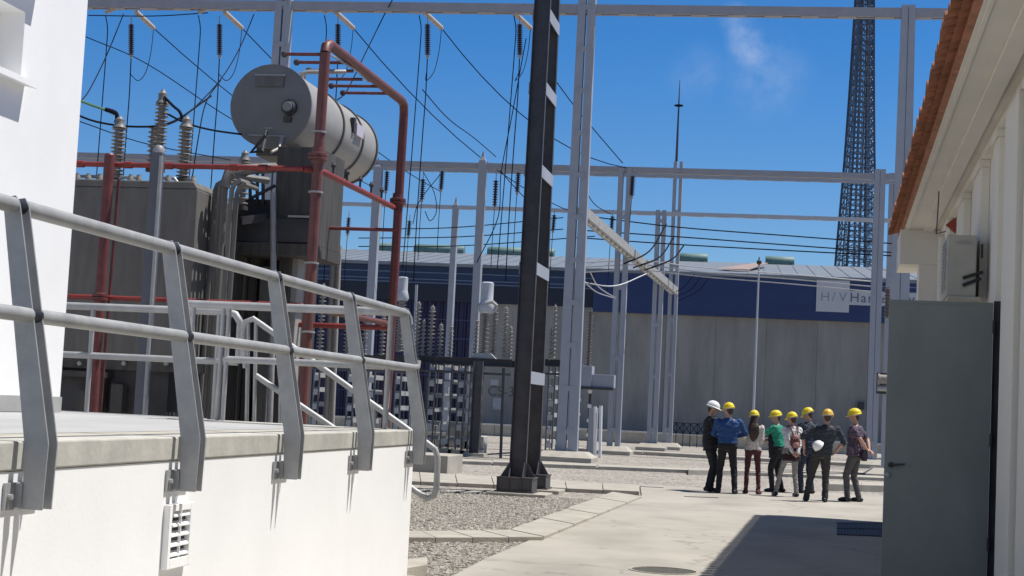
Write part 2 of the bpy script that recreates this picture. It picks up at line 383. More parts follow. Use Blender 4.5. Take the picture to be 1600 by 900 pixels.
# front handrail
hr = thing('handrail', 'galvanised handrail with five leaning double plate posts along the white platform', 'handrail', (X0, Y1, DZ))
prof = [(-.216,2.28),(-.205,2.318),(-.165,2.325),(-.145,2.29),(.052,1.33),(.045,1.065),(-.04,1.065),(-.052,1.33)]
GAP = .078
ZT = 2.285; ZM = 1.84; XT = X0-.178; XM = X0-.075
for k in range(-2, 5):
    y = Y1+SP*k
    post = None
    for dy in (0, GAP):
        m = MB().ext([(X0+a, y+dy, z) for a, z in prof], (0, .010, 0))
        if dy == 0: post = m.build('post', galv, hr, bevel=.002)
        else: m.build('back_plate', galv, post, bevel=.002)
    MB().tube([(XT, y+.010, ZT), (XT, y+GAP-.001, ZT)], .031, 14).build('rail_gap_shade', black, post, smooth=True)  # black tube paints the shadow on the top rail between the plates
    MB().tube([(XM, y+.010, ZM), (XM, y+GAP-.001, ZM)], .027, 14).build('rail_gap_shade', black, post, smooth=True)  # mid rail: its shadow in the gap painted black likewise
    m = MB()
    m.box(XW+.002, XW+.012, y-.09, y+.20, 1.062, 1.17)
    m.box(XW+.012, X0-.0415, y-.012, y-.003, 1.07, 1.165)
    m.box(XW+.012, X0-.0415, y+GAP+.013, y+GAP+.022, 1.07, 1.165)
    for yy in (y-.06, y+.17): m.tube([(XW+.012, yy, 1.115), (XW+.03, yy, 1.115)], .012, 8)
    m.build('wall_bracket', galv, post, bevel=.001)
yend = Y1+SP*4
for k in range(-2, 4):
    y = Y1+SP*k
    MB().tube([(XT, y+GAP+.004, ZT), (XT, y+SP+.006, ZT)], .0335, 18).build('top_rail', galv, hr, smooth=True)
    MB().tube([(XM, y+GAP+.004, ZM), (XM, y+SP+.006, ZM)], .030, 18).build('mid_rail', galv, hr, smooth=True)
MB().tube([(XT, yend-.0, ZT), (XT, yend+.09, ZT-.006), (XT+.01, yend+.13, ZT-.04), (XT+.015, yend+.14, ZT-.09)], .0335, 18).build('top_rail', galv, hr, smooth=True)
MB().tube([(XM, yend-.0, ZM), (XM, yend+.12, ZM+.01), (XM, yend+.14, ZM+.06)], .030, 18).build('mid_rail', galv, hr, smooth=True)
# far edge handrail (runs across the end of the deck)
h2 = thing('handrail', 'galvanised tube handrail across the far end of the platform deck', 'handrail', (X0, YR2, DZ))
xa = atY(293, 470, YR2).x
MB().tube([(XT+.01, YR2, ZT-.0), (xa, YR2, ZT)], .034, 14).build('top_rail', galv, h2, smooth=True)
MB().tube([(XM, YR2, ZM), (atY(349,566,YR2).x, YR2, ZM)], .028, 14).build('mid_rail', galv, h2, smooth=True)
for px in (607, 353, 344, 297):
    x = atY(px, 570, YR2).x
    MB().tube([(x, YR2, DZ-.02), (x, YR2, ZT)], .024 if px in (607,) else .019, 12).build('post', galv, h2, smooth=True)
h3 = thing('handrail', 'galvanised tube handrail behind the deck ending in a rounded bend beside the stairs', 'handrail', (-5.2, YR3, DZ))
xb = atY(365, 488, YR3).x
MB().tube([(-11, YR3, ZT+.0), (xb-.06, YR3, ZT), (xb+.02, YR3, ZT-.02), (xb+.07, YR3, ZT-.09), (xb+.075, YR3, ZM)], .034, 14).build('top_rail', galv, h3, smooth=True)
MB().tube([(-11, YR3, ZM), (xb+.07, YR3, ZM)], .030, 14).build('mid_rail', galv, h3, smooth=True)
for px in (338, 140, 20):
    x = atY(px, 570, YR3).x
    MB().tube([(x, YR3, DZ-.02), (x, YR3, ZT)], .022, 12).build('post', galv, h3, smooth=True)
# stairs and their handrail
st = thing('staircase', 'concrete stairs going down from the far end of the platform', 'stairs', (-4.9, 13.8, 0))
nst = 7
xs0, xs1 = -5.1, -3.15; dx = (xs1-xs0)/nst
for k in range(nst):
    MB().box(xs0+k*dx+.002, xs0+(k+1)*dx, YE+.05, YR3-.05, -.02, DZ*(nst-k-.6)/nst).build('step', conc, st)
h4 = thing('handrail', 'sloping stair handrail whose foot loops back under itself', 'handrail', (-4.9, YR3, 0))
def S(px, py, Y=13.3): return atY(px, py, Y)
top = [S(384,575), S(380,520), S(384,503), S(396,498), S(410,508), S(668,693), S(680,702), S(684,716), S(682,762), S(678,775), S(668,779), S(650,768), S(523,670), S(400,587), S(384,575)]
MB().tube(top[:-1], .027, 12).build('rail', galv, h4, smooth=True)
for (px, ya, yb) in ((388,502,668), (440,530,690), (585,635,800), (400,505,668)):
    MB().tube([S(px, ya), S(px-3, yb)], .017, 10).build('baluster', galv, h4, smooth=True)

# louvred wall vent
a = atX(272, 836, XW); vt = thing('wall_vent', 'small white louvred vent on the platform wall below the second post', 'vent', (XW, a.y, a.z))
yc, zc = a.y, a.z; ww, hh, dp = .155, .16, .035
m = MB()
x0, x1 = XW+.001, XW+dp
m.box(x0, x1, yc-ww, yc-ww+.035, zc-hh, zc+hh); m.box(x0, x1, yc+ww-.035, yc+ww, zc-hh, zc+hh)
m.box(x0, x1, yc-ww+.035, yc+ww-.035, zc+hh-.035, zc+hh); m.box(x0, x1, yc-ww+.035, yc+ww-.035, zc-hh, zc-hh+.05)
m.build('frame', white, vt, bevel=.003)
MB().box(x0, x0+.006, yc-ww+.035, yc+ww-.035, zc-hh+.05, zc+hh-.035).build('back_panel', blacks, vt)
z = zc-hh+.05
for k in range(5):
    z0 = zc-hh+.052+k*.049
    MB().ext([(x1-.028, yc-ww+.036, z0+.026), (x1-.002, yc-ww+.036, z0+.008), (x1-.002, yc-ww+.036, z0+.016), (x1-.028, yc-ww+.036, z0+.034)], (0, 2*ww-.072, 0)).build('louvre', white, vt)
MB().box(x0+.02, x1-.001, yc-.0035, yc+.0035, zc-hh+.05, zc+hh-.035).build('mullion', white, vt)

# ================================================================== white building at far left
XB = atX(95, 640, -6.2).x; YC = 12.6
a = atX(40, 70, XB); YR = a.y-.04
zt_ = atX(35, 17, XB).z; zb_ = atX(30, 122, XB).z
zh_ = zt_+.22
wb = thing('white_building', 'bright white building wall with a shaded window recess at the left edge', 'building', (XB, YC, DZ))
m = MB()
m.box(XB-.5, XB, YR, YC, DZ, 9); m.box(XB-.5, XB, 4, YR, DZ, zb_); m.box(XB-.5, XB, 4, YR, zt_, 9)
m.box(XB-8, XB-.5, YC-.4, YC, DZ, 9); m.box(XB-8, XB-.5, 4, 4.3, DZ, 9); m.box(XB-8, XB-.45, 4, YC-.41, 8.8, 9)
m.build('wall', white, wb)
f = MB().box(XB-.32, XB-.3, 9.5, YR, zb_, zt_).build('window', mat('window_panel', (.55,.53,.48), .7), wb)
MB().box(XB-.3, XB-.26, 9.5, YR-.001, zb_, zb_+.05).build('window_frame', shadewhite, f)
MB().ext([(XB-.25, 0, zb_-.045), (XB+.12, 0, zb_-.075), (XB+.12, 0, zb_-.02), (XB-.25, 0, zb_+.012)], (0, 1, 0))
m = MB().ext([(XB+.0005, 9.4, zb_-.045), (XB+.12, 9.4, zb_-.07), (XB+.12, 9.4, zb_-.02), (XB+.0005, 9.4, zb_+.01)], (0, YR+.07-9.4, 0)); m.build('sill', white, wb)
m = MB().box(XB+.0005, XB+.13, 9.4, YR+.16, zh_, zh_+.07); m.build('hood', white, wb)
MB().box(XB+.0005, XB+.02, 4, YC-.001, DZ, DZ+.13).build('plinth', mat('grey_skirting', (.36,.36,.36), .85), wb)
# ================================================================== transformer
def insulator_prof(r, rc, L, n):
    p = [(rc, 0)]; s = L/n
    for i in range(n):
        z = i*s; p += [(rc, z+s*.25), (r if i % 2 == 0 or n < 12 else r*.9, z+s*.45), (r*.97, z+s*.6), (rc, z+s*.8)]
    return p + [(rc, L)]
TY = 20.0
tf = thing('transformer', 'large grey power transformer with ribbed sides behind the handrail', 'transformer', (atY(300, 600, TY).x, TY, 0))
xl = -11.5; xr = atY(302, 400, TY).x; zt = atY(200, 281, TY).z
m = MB()
m.box(xl, xr, TY, TY+.9, 1.95, zt-.1)
m.ext([(xl, TY, zt-.1), (xr, TY, zt-.1), (xr-.06, TY, zt), (xl, TY, zt)], (0, .9, 0))
m.build('tank_wall', tx_grey, tf, bevel=.02)
xx = xr-.03; 
for px in (141, 205, 262):
    x = atY(px, 277, TY+.3).x; MB().tube([(x-.18, TY+.25, zt), (x-.12, TY+.25, zt+.07), (x+.12, TY+.25, zt+.07), (x+.18, TY+.25, zt)], .025, 8).build('lifting_loop', galv, tf, smooth=True)
for px in (108, 120, 137, 155, 203, 216, 262, 301):
    p = atY(px, 279, TY+.1); MB().lathe((p.x, TY+.12, zt-.01), [(.045,0),(.045,.05),(.03,.07),(.03,.10)], 10).build('cover_bolt', porc, tf, smooth=True)
# darker recess beside the tank wall, then the deeper body
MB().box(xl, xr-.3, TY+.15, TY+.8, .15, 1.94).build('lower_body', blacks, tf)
m = MB(); m.box(xl, atY(330, 620, TY+.4).x, TY+.02, TY+.14, 1.80, 1.94); m.box(xl, xr-1.1, TY-.05, TY+.14, 1.68, 1.76); m.build('bottom_flange', tx_dark, tf)
for px in (127, 196, 262): 
    p = atY(px, 568, TY); MB().lathe((p.x, TY-.02, p.z), [(.03,0),(.03,.05)], 10, axis=(0,-1,0)).build('bolt_head', galv, tf)
for (x0, x1, y0, y1) in ((150,165,590,650),(180,195,600,645),(125,140,610,655),(285,300,585,655)):
    a = atY(x0, y0, TY+.1); b_ = atY(x1, y1, TY+.1); MB().box(a.x, b_.x, TY-.02, TY+.14, b_.z, a.z).build('valve_box', tx_dark, tf)
MB().box(atY(335, 400, 20.9).x-.4, atY(352, 400, 21.1).x, 20.95, 23.5, .1, zt-.15).build('tank_side', tx_dark, tf)
zb = atY(400, 385, 22).z; 
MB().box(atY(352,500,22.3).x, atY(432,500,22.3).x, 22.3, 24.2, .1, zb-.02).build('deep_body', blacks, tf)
for (p0, p1, Y, mm, zz) in ((353,378,21.9,tx_grey,zb-.05),(384,398,22.0,tx_dark,zb-.05),(402,418,21.9,tx_grey,zb-.3),(431,448,21.8,tx_dark,zb-.02),(449,461,21.9,tank_shell,zb-.02)):
    MB().box(atY(p0,500,Y).x, atY(p1,500,Y).x, Y, Y+.3, .1, zz).build('radiator_leg', mm, tf, bevel=.01)
MB().tube([atY(427, 300, 21.4), atY(427, 500, 21.4), V((atY(425, 640, 21.4).x, 21.4, .1))], .045, 10).build('riser_pipe', galv, tf, smooth=True)
# conduits that rise and bend over at the right of the tank wall
for i, (px, py, pe) in enumerate(((337, 285, 372), (345, 280, 366), (352, 276, 400), (363, 284, 378), (371, 290, 382))):
    Y = 20.5 - i*.08; a = atY(px, py, Y); e = atY(pe, py-6, Y)
    MB().tube([(a.x-.03, Y, .6), (a.x, Y, a.z-.12), (a.x+.03, Y, a.z-.03), (a.x+.11, Y, a.z+.02), (e.x, Y+.5, a.z+.03)], .034 if i != 2 else .05, 9).build('conduit', (tx_grey, tank_end)[i % 2], tf, smooth=True)
a = atY(352, 270, 20.3); b_ = atY(428, 262, 21.3)
MB().tube([(a.x, 20.3, a.z-.2), (a.x+.04, 20.32, a.z), (a.x+.2, 20.45, a.z+.07), b_], .075, 10).build('conduit', tx_grey, tf, smooth=True)
m = MB()
a = atY(360, 318, 21.6); m.bar(atY(360, 318, 21.6), atY(432, 322, 21.8), .1, .16); m.bar(atY(362, 330, 21.5), atY(432, 333, 21.8), .1, .1); m.bar(atY(375,345,21.2), atY(432,338,21.6), .1,.12)
for px in (391, 402, 411): m.bar(atY(px, 320, 21.65), atY(px, 262, 21.65), .04, .04)
m.bar(atY(388, 312, 21.6), atY(430, 290, 21.6), .04, .04)
m.build('pipework', blacks, tf)
# bushings
def bushing(px, ytop, ybot, Y, r, n, lb_, m1=porc, cap=True):
    b0 = atY(px, ybot, Y); t0 = atY(px, ytop, Y); L = t0.z-b0.z
    o = MB().lathe(b0, insulator_prof(r, r*.5, L*.82, n), 20).build('bushing', m1, tf, smooth=False)
    if cap: MB().lathe(b0+V((0,0,L*.82)), [(r*.95,0),(r*.8,.03),(r*.62,.06),(r*.62,L*.13),(r*.4,L*.15),(r*.25,L*.18)], 18).build('bushing_cap', tank_end, o, smooth=True)
    MB().lathe(b0+V((0,0,-.06)), [(r*1.0,0),(r*1.0,.05),(r*.6,.065)], 18).build('bushing_foot', tx_dark, o, smooth=True)
    return t0
t1 = bushing(181, 182, 281, 20.4, .105, 14, '')
t2 = bushing(247, 140, 262, 20.6, .098, 17, '')
bushing(237, 182, 262, 20.9, .085, 9, '', cap=False)
t3 = bushing(286, 182, 278, 20.4, .105, 14, '')
t4 = bushing(378, 235, 322, 21.3, .085, 9, '')
# plate steel support under the conservator
m = MB()
x0, x1 = atY(430, 300, 21.5).x, atY(497, 300, 21.5).x
ztk = 5.15
SU = m; m.box(x0, x1, 21.5, 22.75, zb+.0, ztk); m.build('tank_support', tx_dark, tf, bevel=.006)
zz = atY(430, 341, 21.4).z
MB().box(x0-.62, x1-.006, 21.42, 21.495, zb+.02, zz).build('support_beam', blacks, tf)
MB().box(x0-.6, x1+.01, 21.4, 22.78, zb-.17, zb-.002).build('support_beam', tx_dark, tf, bevel=.004)
m = MB(); m.tube([atY(493, 268, 21.35), atY(497, 274, 21.35), atY(495, 290, 21.35), atY(487, 366, 21.35)], .035, 8); m.build('riser_pipe', galv, tf, smooth=True)
m = MB(); m.box(x0+.25, x1-.04, 21.39, 21.418, zz+.02, zz+.05); m.box(x1-.02, x1+.014, 21.4, 21.49, zb, zz+.1); m.build('ledge_strip', galv, tf)

# ------------------------------------------------------------------ conservator tank
cen = atY(424, 166, 22.0); rad = 66/F*23.0; Lt = 3.75
tk = thing('conservator_tank', 'big round grey oil conservator tank on its side above the transformer', 'tank', (cen.x, cen.y, cen.z-rad))
MB().lathe(cen, [(rad*.985, 0), (rad*.985, Lt)], 64, axis=(0,1,0)).build('shell', tank_shell, tk, smooth=True)
MB().lathe(cen+V((0,-.035,0)), [(rad*.99, 0), (rad*1.015, .005), (rad*1.015, .05), (rad*.99, .052)], 64, axis=(0,1,0)).build('end_disc', tank_end, tk, smooth=True)
for f in (.46, .76, .995):
    MB().lathe(cen+V((0, Lt*f-.03, 0)), [(rad*.98,0),(rad*1.03,.002),(rad*1.03,.05),(rad*.98,.052)], 64, axis=(0,1,0)).build('band', tx_grey, tk, smooth=True)
a = atY(452, 168, 21.94)
gz = MB().lathe((a.x, 21.965, a.z), [(.115,0),(.115,.05),(.09,.07),(.09,.12)], 24, axis=(0,-1,0)).build('gauge', blacks, tk, smooth=True)
MB().lathe((a.x, 21.84, a.z), [(.075,0),(.07,.012),(.0,.012)], 24, axis=(0,-1,0)).build('dial', mat('dial_face', (.25,.25,.25), .3), gz)
MB().box(a.x-.07, a.x+.04, 21.9, 21.96, a.z-.22, a.z-.13).build('valve', tx_dark, tk)
a = atY(400, 118, 21.95); b_ = atY(443, 136, 21.95)
MB().box(a.x, b_.x, 21.93, 21.963, b_.z, a.z).build('name_plate', tx_grey, tk, bevel=.004)
MB().box(a.x-.01, b_.x+.01, 21.915, 21.963, a.z-.005, a.z+.015).build('plate_hood', galv, tk)
a = atY(389, 211, 21.95); b_ = atY(448, 213, 21.95); MB().bar((a.x,21.95,a.z), (b_.x,21.95,a.z-.01), .03, .02).build('drip_rail', galv, tk)
a = atY(415, 200, 21.95); MB().bar((a.x,21.95,a.z), (a.x+.12,21.95,a.z), .02, .02).build('drip_rail', galv, tk)
for py, q in ((130, .3), (175, .58)):
    yy = 22+Lt*q; MB().tube([(cen.x+.1, yy-.06, cen.z+rad*.97), (cen.x+.1, yy-.06, cen.z+rad+.1), (cen.x+.1, yy, cen.z+rad+.15), (cen.x+.1, yy+.06, cen.z+rad+.1), (cen.x+.1, yy+.06, cen.z+rad*.97)], .018, 8).build('lifting_lug', galv, tk, smooth=True)
# small plate with a pale sticker on the flank
ang = R(22)
for (q0, q1, z0, z1, mm, nm, e) in ((.58, .61, .02, .26, blacks, 'bracket_plate', .03), (.62, .73, .0, .2, mat('pale_sticker', (.55,.5,.58), .5), 'notice_plate', .035)):
    xx_ = cen.x + rad + e
    MB().box(cen.x+rad*.93, xx_, 22+Lt*q0, 22+Lt*q1, cen.z+z0*1.0, cen.z+z1).build(nm, mm, tk, bevel=.003)
for q in (.50, .62, .70, .78): MB().lathe((cen.x+.32, 22+Lt*q, cen.z-rad*1.02), [(.03,0),(.03,.1)], 8).build('drain_stub', blacks, tk)
MB().tube([atY(375, 200, 21.6)+V((.4,0,-.1)), atY(392, 238, 21.6), atY(410, 236, 21.6), atY(416, 205, 21.8)], .03, 8).build('pipe', blacks, tk, smooth=True)
MB().tube([atY(441, 215, 21.9), atY(436, 232, 21.8), atY(424, 238, 21.6)], .025, 8).build('pipe', tank_shell, tk, smooth=True)
MB().box(cen.x-.3, cen.x+.35, 22.3, 24.6, cen.z-rad*1.12, cen.z-rad*.9).build('saddle', tx_grey, tk)

# ------------------------------------------------------------------ red fire deluge pipes
YA, YBk = 18.5, 22.2
fp = thing('fire_sprinkler_frame', 'red fire pipe frame with a sloping arm and spray nozzles around the conservator tank', 'fire pipe', (atY(490, 600, YA).x, YA, 0))
a = atY(509, 68, YA); xa = a.x; za = a.z; c_ = atY(632, 162, YBk); 
MB().tube([(xa-.03, YA, -.02), (xa-.02, YA, 3), (xa, YA, za-.12)], .066, 16).build('near_post', dull_red, fp, smooth=True)
MB().tube([(xa, YA, za-.12), (xa, YA+.03, za-.03), (xa+.01, YA+.14, za+.02), (c_.x-.01, YBk-.14, c_.z+.02), (c_.x, YBk-.03, c_.z-.03), (c_.x, YBk, c_.z-.14)], .066, 16).build('sloping_arm', dull_red, fp, smooth=True)
MB().tube([(c_.x, YBk, c_.z-.14), (c_.x-.03, YBk, 0)], .066, 16).build('far_post', redp, fp, smooth=True)
def flange(p, r=.12, h=.04, axis=(0,0,1), par=fp, mm=dull_red):
    m = MB().lathe(V(p)-V(axis)*h, [(r*.65,-.06),(r*.7,-.01),(r,0),(r,h*.9),(r*.7,h),(r,h*1.1),(r,h*2),(r*.7,h*2+.01),(r*.65,h*2+.08)], 18, axis=axis)
    return m.build('flange', mm, par, smooth=True)
flange((xa-.015, YA, atY(495, 245, YA).z), mm=dull_red); flange((c_.x-.02, YBk, atY(624, 315, YBk).z), mm=redp)
for py in (208, 302, 413, 521):
    z = atY(495, py, YA).z; MB().lathe((xa-.018, YA, z), [(.074,0),(.092,.003),(.092,.022),(.074,.025)], 16).build('clamp', galv, fp, smooth=True)
z1 = atY(250, 259, YA).z
zr = atY(497, 266, YA).z
MB().tube([(-11.5, YA-.09, zr+.0), (xa-.16, YA-.09, zr)], .033, 12).build('ring_pipe', redp2, fp, smooth=True)
MB().tube([(xa-.16, YA-.09, zr), (xa-.10, YA-.05, zr), (xa+.02, YA+.2, zr-.0), (c_.x-.05, YBk-.1, zr+.02)], .04, 12).build('ring_pipe', redp2, fp, smooth=True)
for f in (.12, .3, .48, .64, .8):
    p = V((xa, YA+.2, zr)).lerp(V((c_.x-.05, YBk-.1, zr+.02)), f); MB().lathe(p+V((0,0,.03)), [(.016,0),(.016,.10),(.03,.10),(.035,.13),(.012,.17)], 8).build('spray_nozzle', blacks, fp)
m = MB()
for px in (130, 205, 245, 268, 370, 415): 
    x = atY(px, 258, YA).x; MB().lathe((x, YA-.09, zr), [(.03,-.06),(.046,-.055),(.046,.055),(.03,.06)], 10, axis=(1,0,0)).build('pipe_coupling', redp2, fp, smooth=True)
# low rings
zl = atY(300, 471, YA).z; MB().tube([(-11.5, YA-.1, zl), (xa-.1, YA-.1, zl)], .03, 10).build('ring_pipe', redp2, fp, smooth=True)
e1 = atY(612, 513, YBk); s1 = atY(455, 508, YBk)
MB().tube([(s1.x-1.5, YBk-.1, s1.z), (e1.x, YBk-.1, e1.z+.0)], .04, 10).build('ring_pipe', redp2, fp, smooth=True)
s2 = atY(478, 482, YA+.2); MB().tube([(s2.x-.1, YA+.1, zl), (s2.x, YA+.3, zl), (e1.x-.03, YBk-.25, zl), (e1.x, YBk-.1, zl-.02)], .04, 10).build('ring_pipe', dull_red, fp, smooth=True)
s3 = atY(545, 358, YBk); MB().tube([(s3.x-.35, YBk-.05, s3.z), (c_.x, YBk-.05, s3.z)], .028, 10).build('cross_pipe', mat('dark_red_pipe_paint', (.16,.04,.05), .5), fp, smooth=True)
MB().tube([atY(617, 330, YBk-.05), atY(616, 358, YBk-.05)], .02, 8).build('cross_pipe', redp, fp, smooth=True)
# nozzle stubs from the arm
for (x0, y0, x1, y1) in ((446,83,500,85),(465,97,541,98),(484,109,552,111),(512,123,566,124),(519,135,590,135),(537,146,607,146)):
    f = max(0, (x1-509)/(632-509)); Y = YA/(1-(x1-509)/731) if x1 > 509 else YA
    a = atY(x1, y1, Y); b_ = atY(x0, y0, Y); z = a.z
    o = MB().tube([(a.x, Y, z), (b_.x, Y, z)], .022, 8).build('nozzle_pipe', redp, fp, smooth=True)
    MB().lathe((b_.x+.02, Y, z), [(.02,0),(.042,.01),(.045,.05),(.02,.07)], 10, axis=(-1,0,0)).build('nozzle', blacks, o, smooth=True)
a = atY(469, 116, YA+.3); b_ = atY(540, 112, YA+.6)
MB().tube([a, a+V((.1,0,.03)), b_], .03, 8).build('pipe', galv, fp, smooth=True)
MB().tube([atY(515, 85, YA+.1), atY(560, 112, YA+1.4), atY(576, 128, YA+2)], .014, 6).build('pipe', galv, fp, smooth=True)
# left red post with its own blue-grey steel post
lp = thing('fire_pipe_post', 'dark red vertical fire pipe in front of the transformer side', 'fire pipe', (atY(156, 640, YA-.2).x, YA-.2, 0))
x = atY(171, 250, YA-.2).x; zt2 = atY(173, 240, YA-.2).z
MB().tube([(x, YA-.2, -.02), (x, YA-.2, zt2-.02), (x, YA-.2, zt2)], [.066,.066,.05], 16).build('pipe', redp, lp, smooth=True)
flange((x, YA-.2, zl), par=lp, mm=redp, r=.10)
MB().tube([(x+.02, YA-.05, .2), (x+.075, YA-.05, zt2-.3)], .022, 8).build('side_pipe', redp, lp, smooth=True)
cp = thing('steel_post', 'blue grey steel channel post standing in front of the transformer', 'post', (atY(222, 640, 17.9).x, 17.9, 0))
x = atY(237, 350, 17.9).x; zt3 = atY(243, 238, 17.9).z
stl = mat('blue_grey_steel', (.10,.11,.14), .5, var=.15); 
MB().hsec((x, 17.9, -.02), (x, 17.9, zt3), .135, .10, .012, side=(0,1,0)).build('channel', stl, cp)
MB().tube([(x+.083, 17.86, .0), (x+.083, 17.86, zt3-.05)], .024, 10).build('conduit', galv, cp, smooth=True)
MB().lathe((x+.0, 17.97, zt3-.001), [(.072,0),(.072,.05),(.05,.09),(.02,.10)], 14).build('cap', galv, cp, smooth=True)
# cables jumping between the bushings
def wire(name, label, pts, r, mm=wire_m, sag=0.0, group=None, cat='cable', n=6, seg=10):
    P = [V(p) for p in pts]; Q = []
    if len(P) == 2 and sag:
        for i in range(seg+1):
            f = i/seg; q = P[0].lerp(P[1], f); q.z -= 4*sag*f*(1-f); Q.append(q)
    elif len(P) > 2:
        # Catmull-Rom through the points
        E = [P[0]*2-P[1]] + P + [P[-1]*2-P[-2]]
        for i in range(1, len(E)-2):
            for k in range(6):
                t = k/6; a, b, c, d = E[i-1], E[i], E[i+1], E[i+2]
                Q.append(.5*((2*b) + (c-a)*t + (2*a-5*b+4*c-d)*t*t + (3*b-a-3*c+d)*t**3))
        Q.append(P[-1])
    else: Q = P
    if Q[0].y > 40: r = r*.68
    o = MB().tube(Q, r, n).build(name, mm, None, smooth=True)
    return tag(o, label, cat, group)
wire('cable', 'thick black cable from the tallest bushing over to the right bushing', [t2+V((.04,0,-.05)), atY(270, 165, 20.5), atY(281, 175, 20.4), atY(286, 190, 20.4)], .022)
wire('cable', 'green sleeved cable rising left from the left bushing', [atY(100, 148, 20.4), atY(140, 163, 20.4), atY(165, 172, 20.4), atY(178, 178, 20.4)], .02, green_m)
wire('cable', 'black cable stub bending down into the left bushing cap', [atY(165, 171, 20.38), atY(180, 176, 20.38), atY(183, 184, 20.4), atY(181, 192, 20.4)], .032)
wire('cable', 'black cable sagging between the white building and the tall bushing', [atY(100, 170, 20.5), atY(150, 190, 20.6), atY(215, 198, 20.7), atY(270, 190, 21), atY(330, 150, 23)], .015)
wire('cable', 'black cable sagging from the tall bushing to the conservator tank', [atY(258, 176, 20.6), atY(290, 192, 21), atY(330, 203, 21.5), atY(378, 210, 21.8)], .016)

# ================================================================== dark double leg column in front
bc = thing('steel_column', 'tall dark steel column of two tapering legs joined by pale batten plates, centre', 'column', (-4.9, 28.1, .07))
a0 = atY(796, 740, 27.4); a1 = atY(822, 740, 27.4); xw0, xw1 = a0.x, a1.x; xc = (xw0+xw1)/2+.005; wd = xw1-xw0
HT = 9.8
for (yb, yt, sd, nm) in ((27.4, 27.69, -1, 'near_leg'), (28.95, 28.66, -1, 'far_leg')):
    MB().hsec((xc, yb, .30), (xc, yt, HT), wd, .10, .014, side=(0, sd, 0)).build(nm, dark_steel, bc)
def yleg(z, near=True): 
    f = (z-.30)/(HT-.30); return 27.4+.29*f if near else 28.95-.29*f
for i, (py) in enumerate((592, 425, 275, 148, 35, -70)):
    z = atY(850, py, 28.1).z
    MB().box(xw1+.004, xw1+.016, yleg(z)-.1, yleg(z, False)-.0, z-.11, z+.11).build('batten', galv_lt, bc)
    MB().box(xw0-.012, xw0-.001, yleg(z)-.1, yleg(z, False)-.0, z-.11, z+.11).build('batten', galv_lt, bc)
for (yb, nm) in ((27.4, 'near'), (28.95, 'far')):
    m = MB(); m.box(xc-.34, xc+.34, yb-.33, yb+.27, .07, .10)
    m.box(xc-.325, xc+.325, yb-.32, yb+.26, .315, .335)
    m.box(xc-.30, xc+.30, yb-.28, yb+.22, .10, .315)
    for xx in (-.31, -.11, .11, .30): m.box(xc+xx-.009, xc+xx+.009, yb-.31, yb+.25, .10, .315)
    for s in (-1, 1):
        m.ext([(xc+s*wd/2, yb-.02, .335), (xc+s*.31, yb-.02, .335), (xc+s*wd/2, yb-.02, .60)], (0, .02, 0))
        m.ext([(xc+s*.12, yb-.10, .335), (xc+s*.12, yb-.30, .335), (xc+s*.12, yb-.10, .60)], (.016, 0, 0))
    m.build('base_shoe', dark_steel, bc)
    MB().box(xc-.48, xc+.58, yb-.45, yb+.38, -.02, .069).build('footing', conc, bc, bevel=.015)

# ================================================================== gantries
def hz(px, py, Y): return atY(px, py, Y)
def laced(name, label, px, pyb, Y, ztop, w, gap, wt=None, gt=None, m_=galv_lt, plinth=.3, depth=.28, cat='column', group=None, step=1.3, pw=1.1):
    """two channel legs side by side with battens; w leg width, gap between legs"""
    Y = Y + .035*(atY(px, pyb, Y).x - atY(1000, 600, Y).x)
    x = atY(px, pyb, Y).x; wt = wt or w; gt = gap if gt is None else gt
    t = thing(name, label, cat, (x, Y, 0), group)
    for s in (-1, 1):
        p = V((x+s*(w/2+gap/2), Y, plinth)); q = V((x+s*(wt/2+gt/2), Y, ztop))
        m = MB(); m.bar(p+V((0,0,0)), q, .02, depth, up=(0,1,0)) if False else None
        m = MB()
        # web facing the camera with two flanges going back
        m.bar(p, q, w, .02, up=(0,1,0), w2=wt)
        for u in (-1, 1): m.bar(p+V((u*(w/2-.01), depth/2, 0)), q+V((u*(wt/2-.01), depth/2, 0)), .02, depth, up=(0,1,0))
        m.build('leg', m_, t)
    z = plinth+.5; k = 0
    while z < ztop-.2:
        f = (z-plinth)/(ztop-plinth); g_ = gap+(gt-gap)*f; ww = w+(wt-w)*f
        MB().box(x-g_/2-ww*.55, x+g_/2+ww*.55, Y-.03, Y-.011, z, z+.16).build('batten_plate', m_, t); z += step; k += 1
    if plinth:
        W = w+gap/2+pw/2
        P = [(x-W, Y-pw*.75), (x+W, Y-pw*.75), (x+W, Y+pw*.75), (x-W, Y+pw*.75)]; Q = [(x-W*.72, Y-pw*.45), (x+W*.72, Y-pw*.45), (x+W*.72, Y+pw*.45), (x-W*.72, Y+pw*.45)]
        m = MB(); m.prism(P, -.02, plinth*.45)
        m.add([(a, b, plinth*.45) for a, b in P]+[(a, b, plinth) for a, b in Q], [(0,1,5,4),(1,2,6,5),(2,3,7,6),(3,0,4,7),(4,5,6,7),(3,2,1,0)])
        m.build('footing', conc, t)
    return t
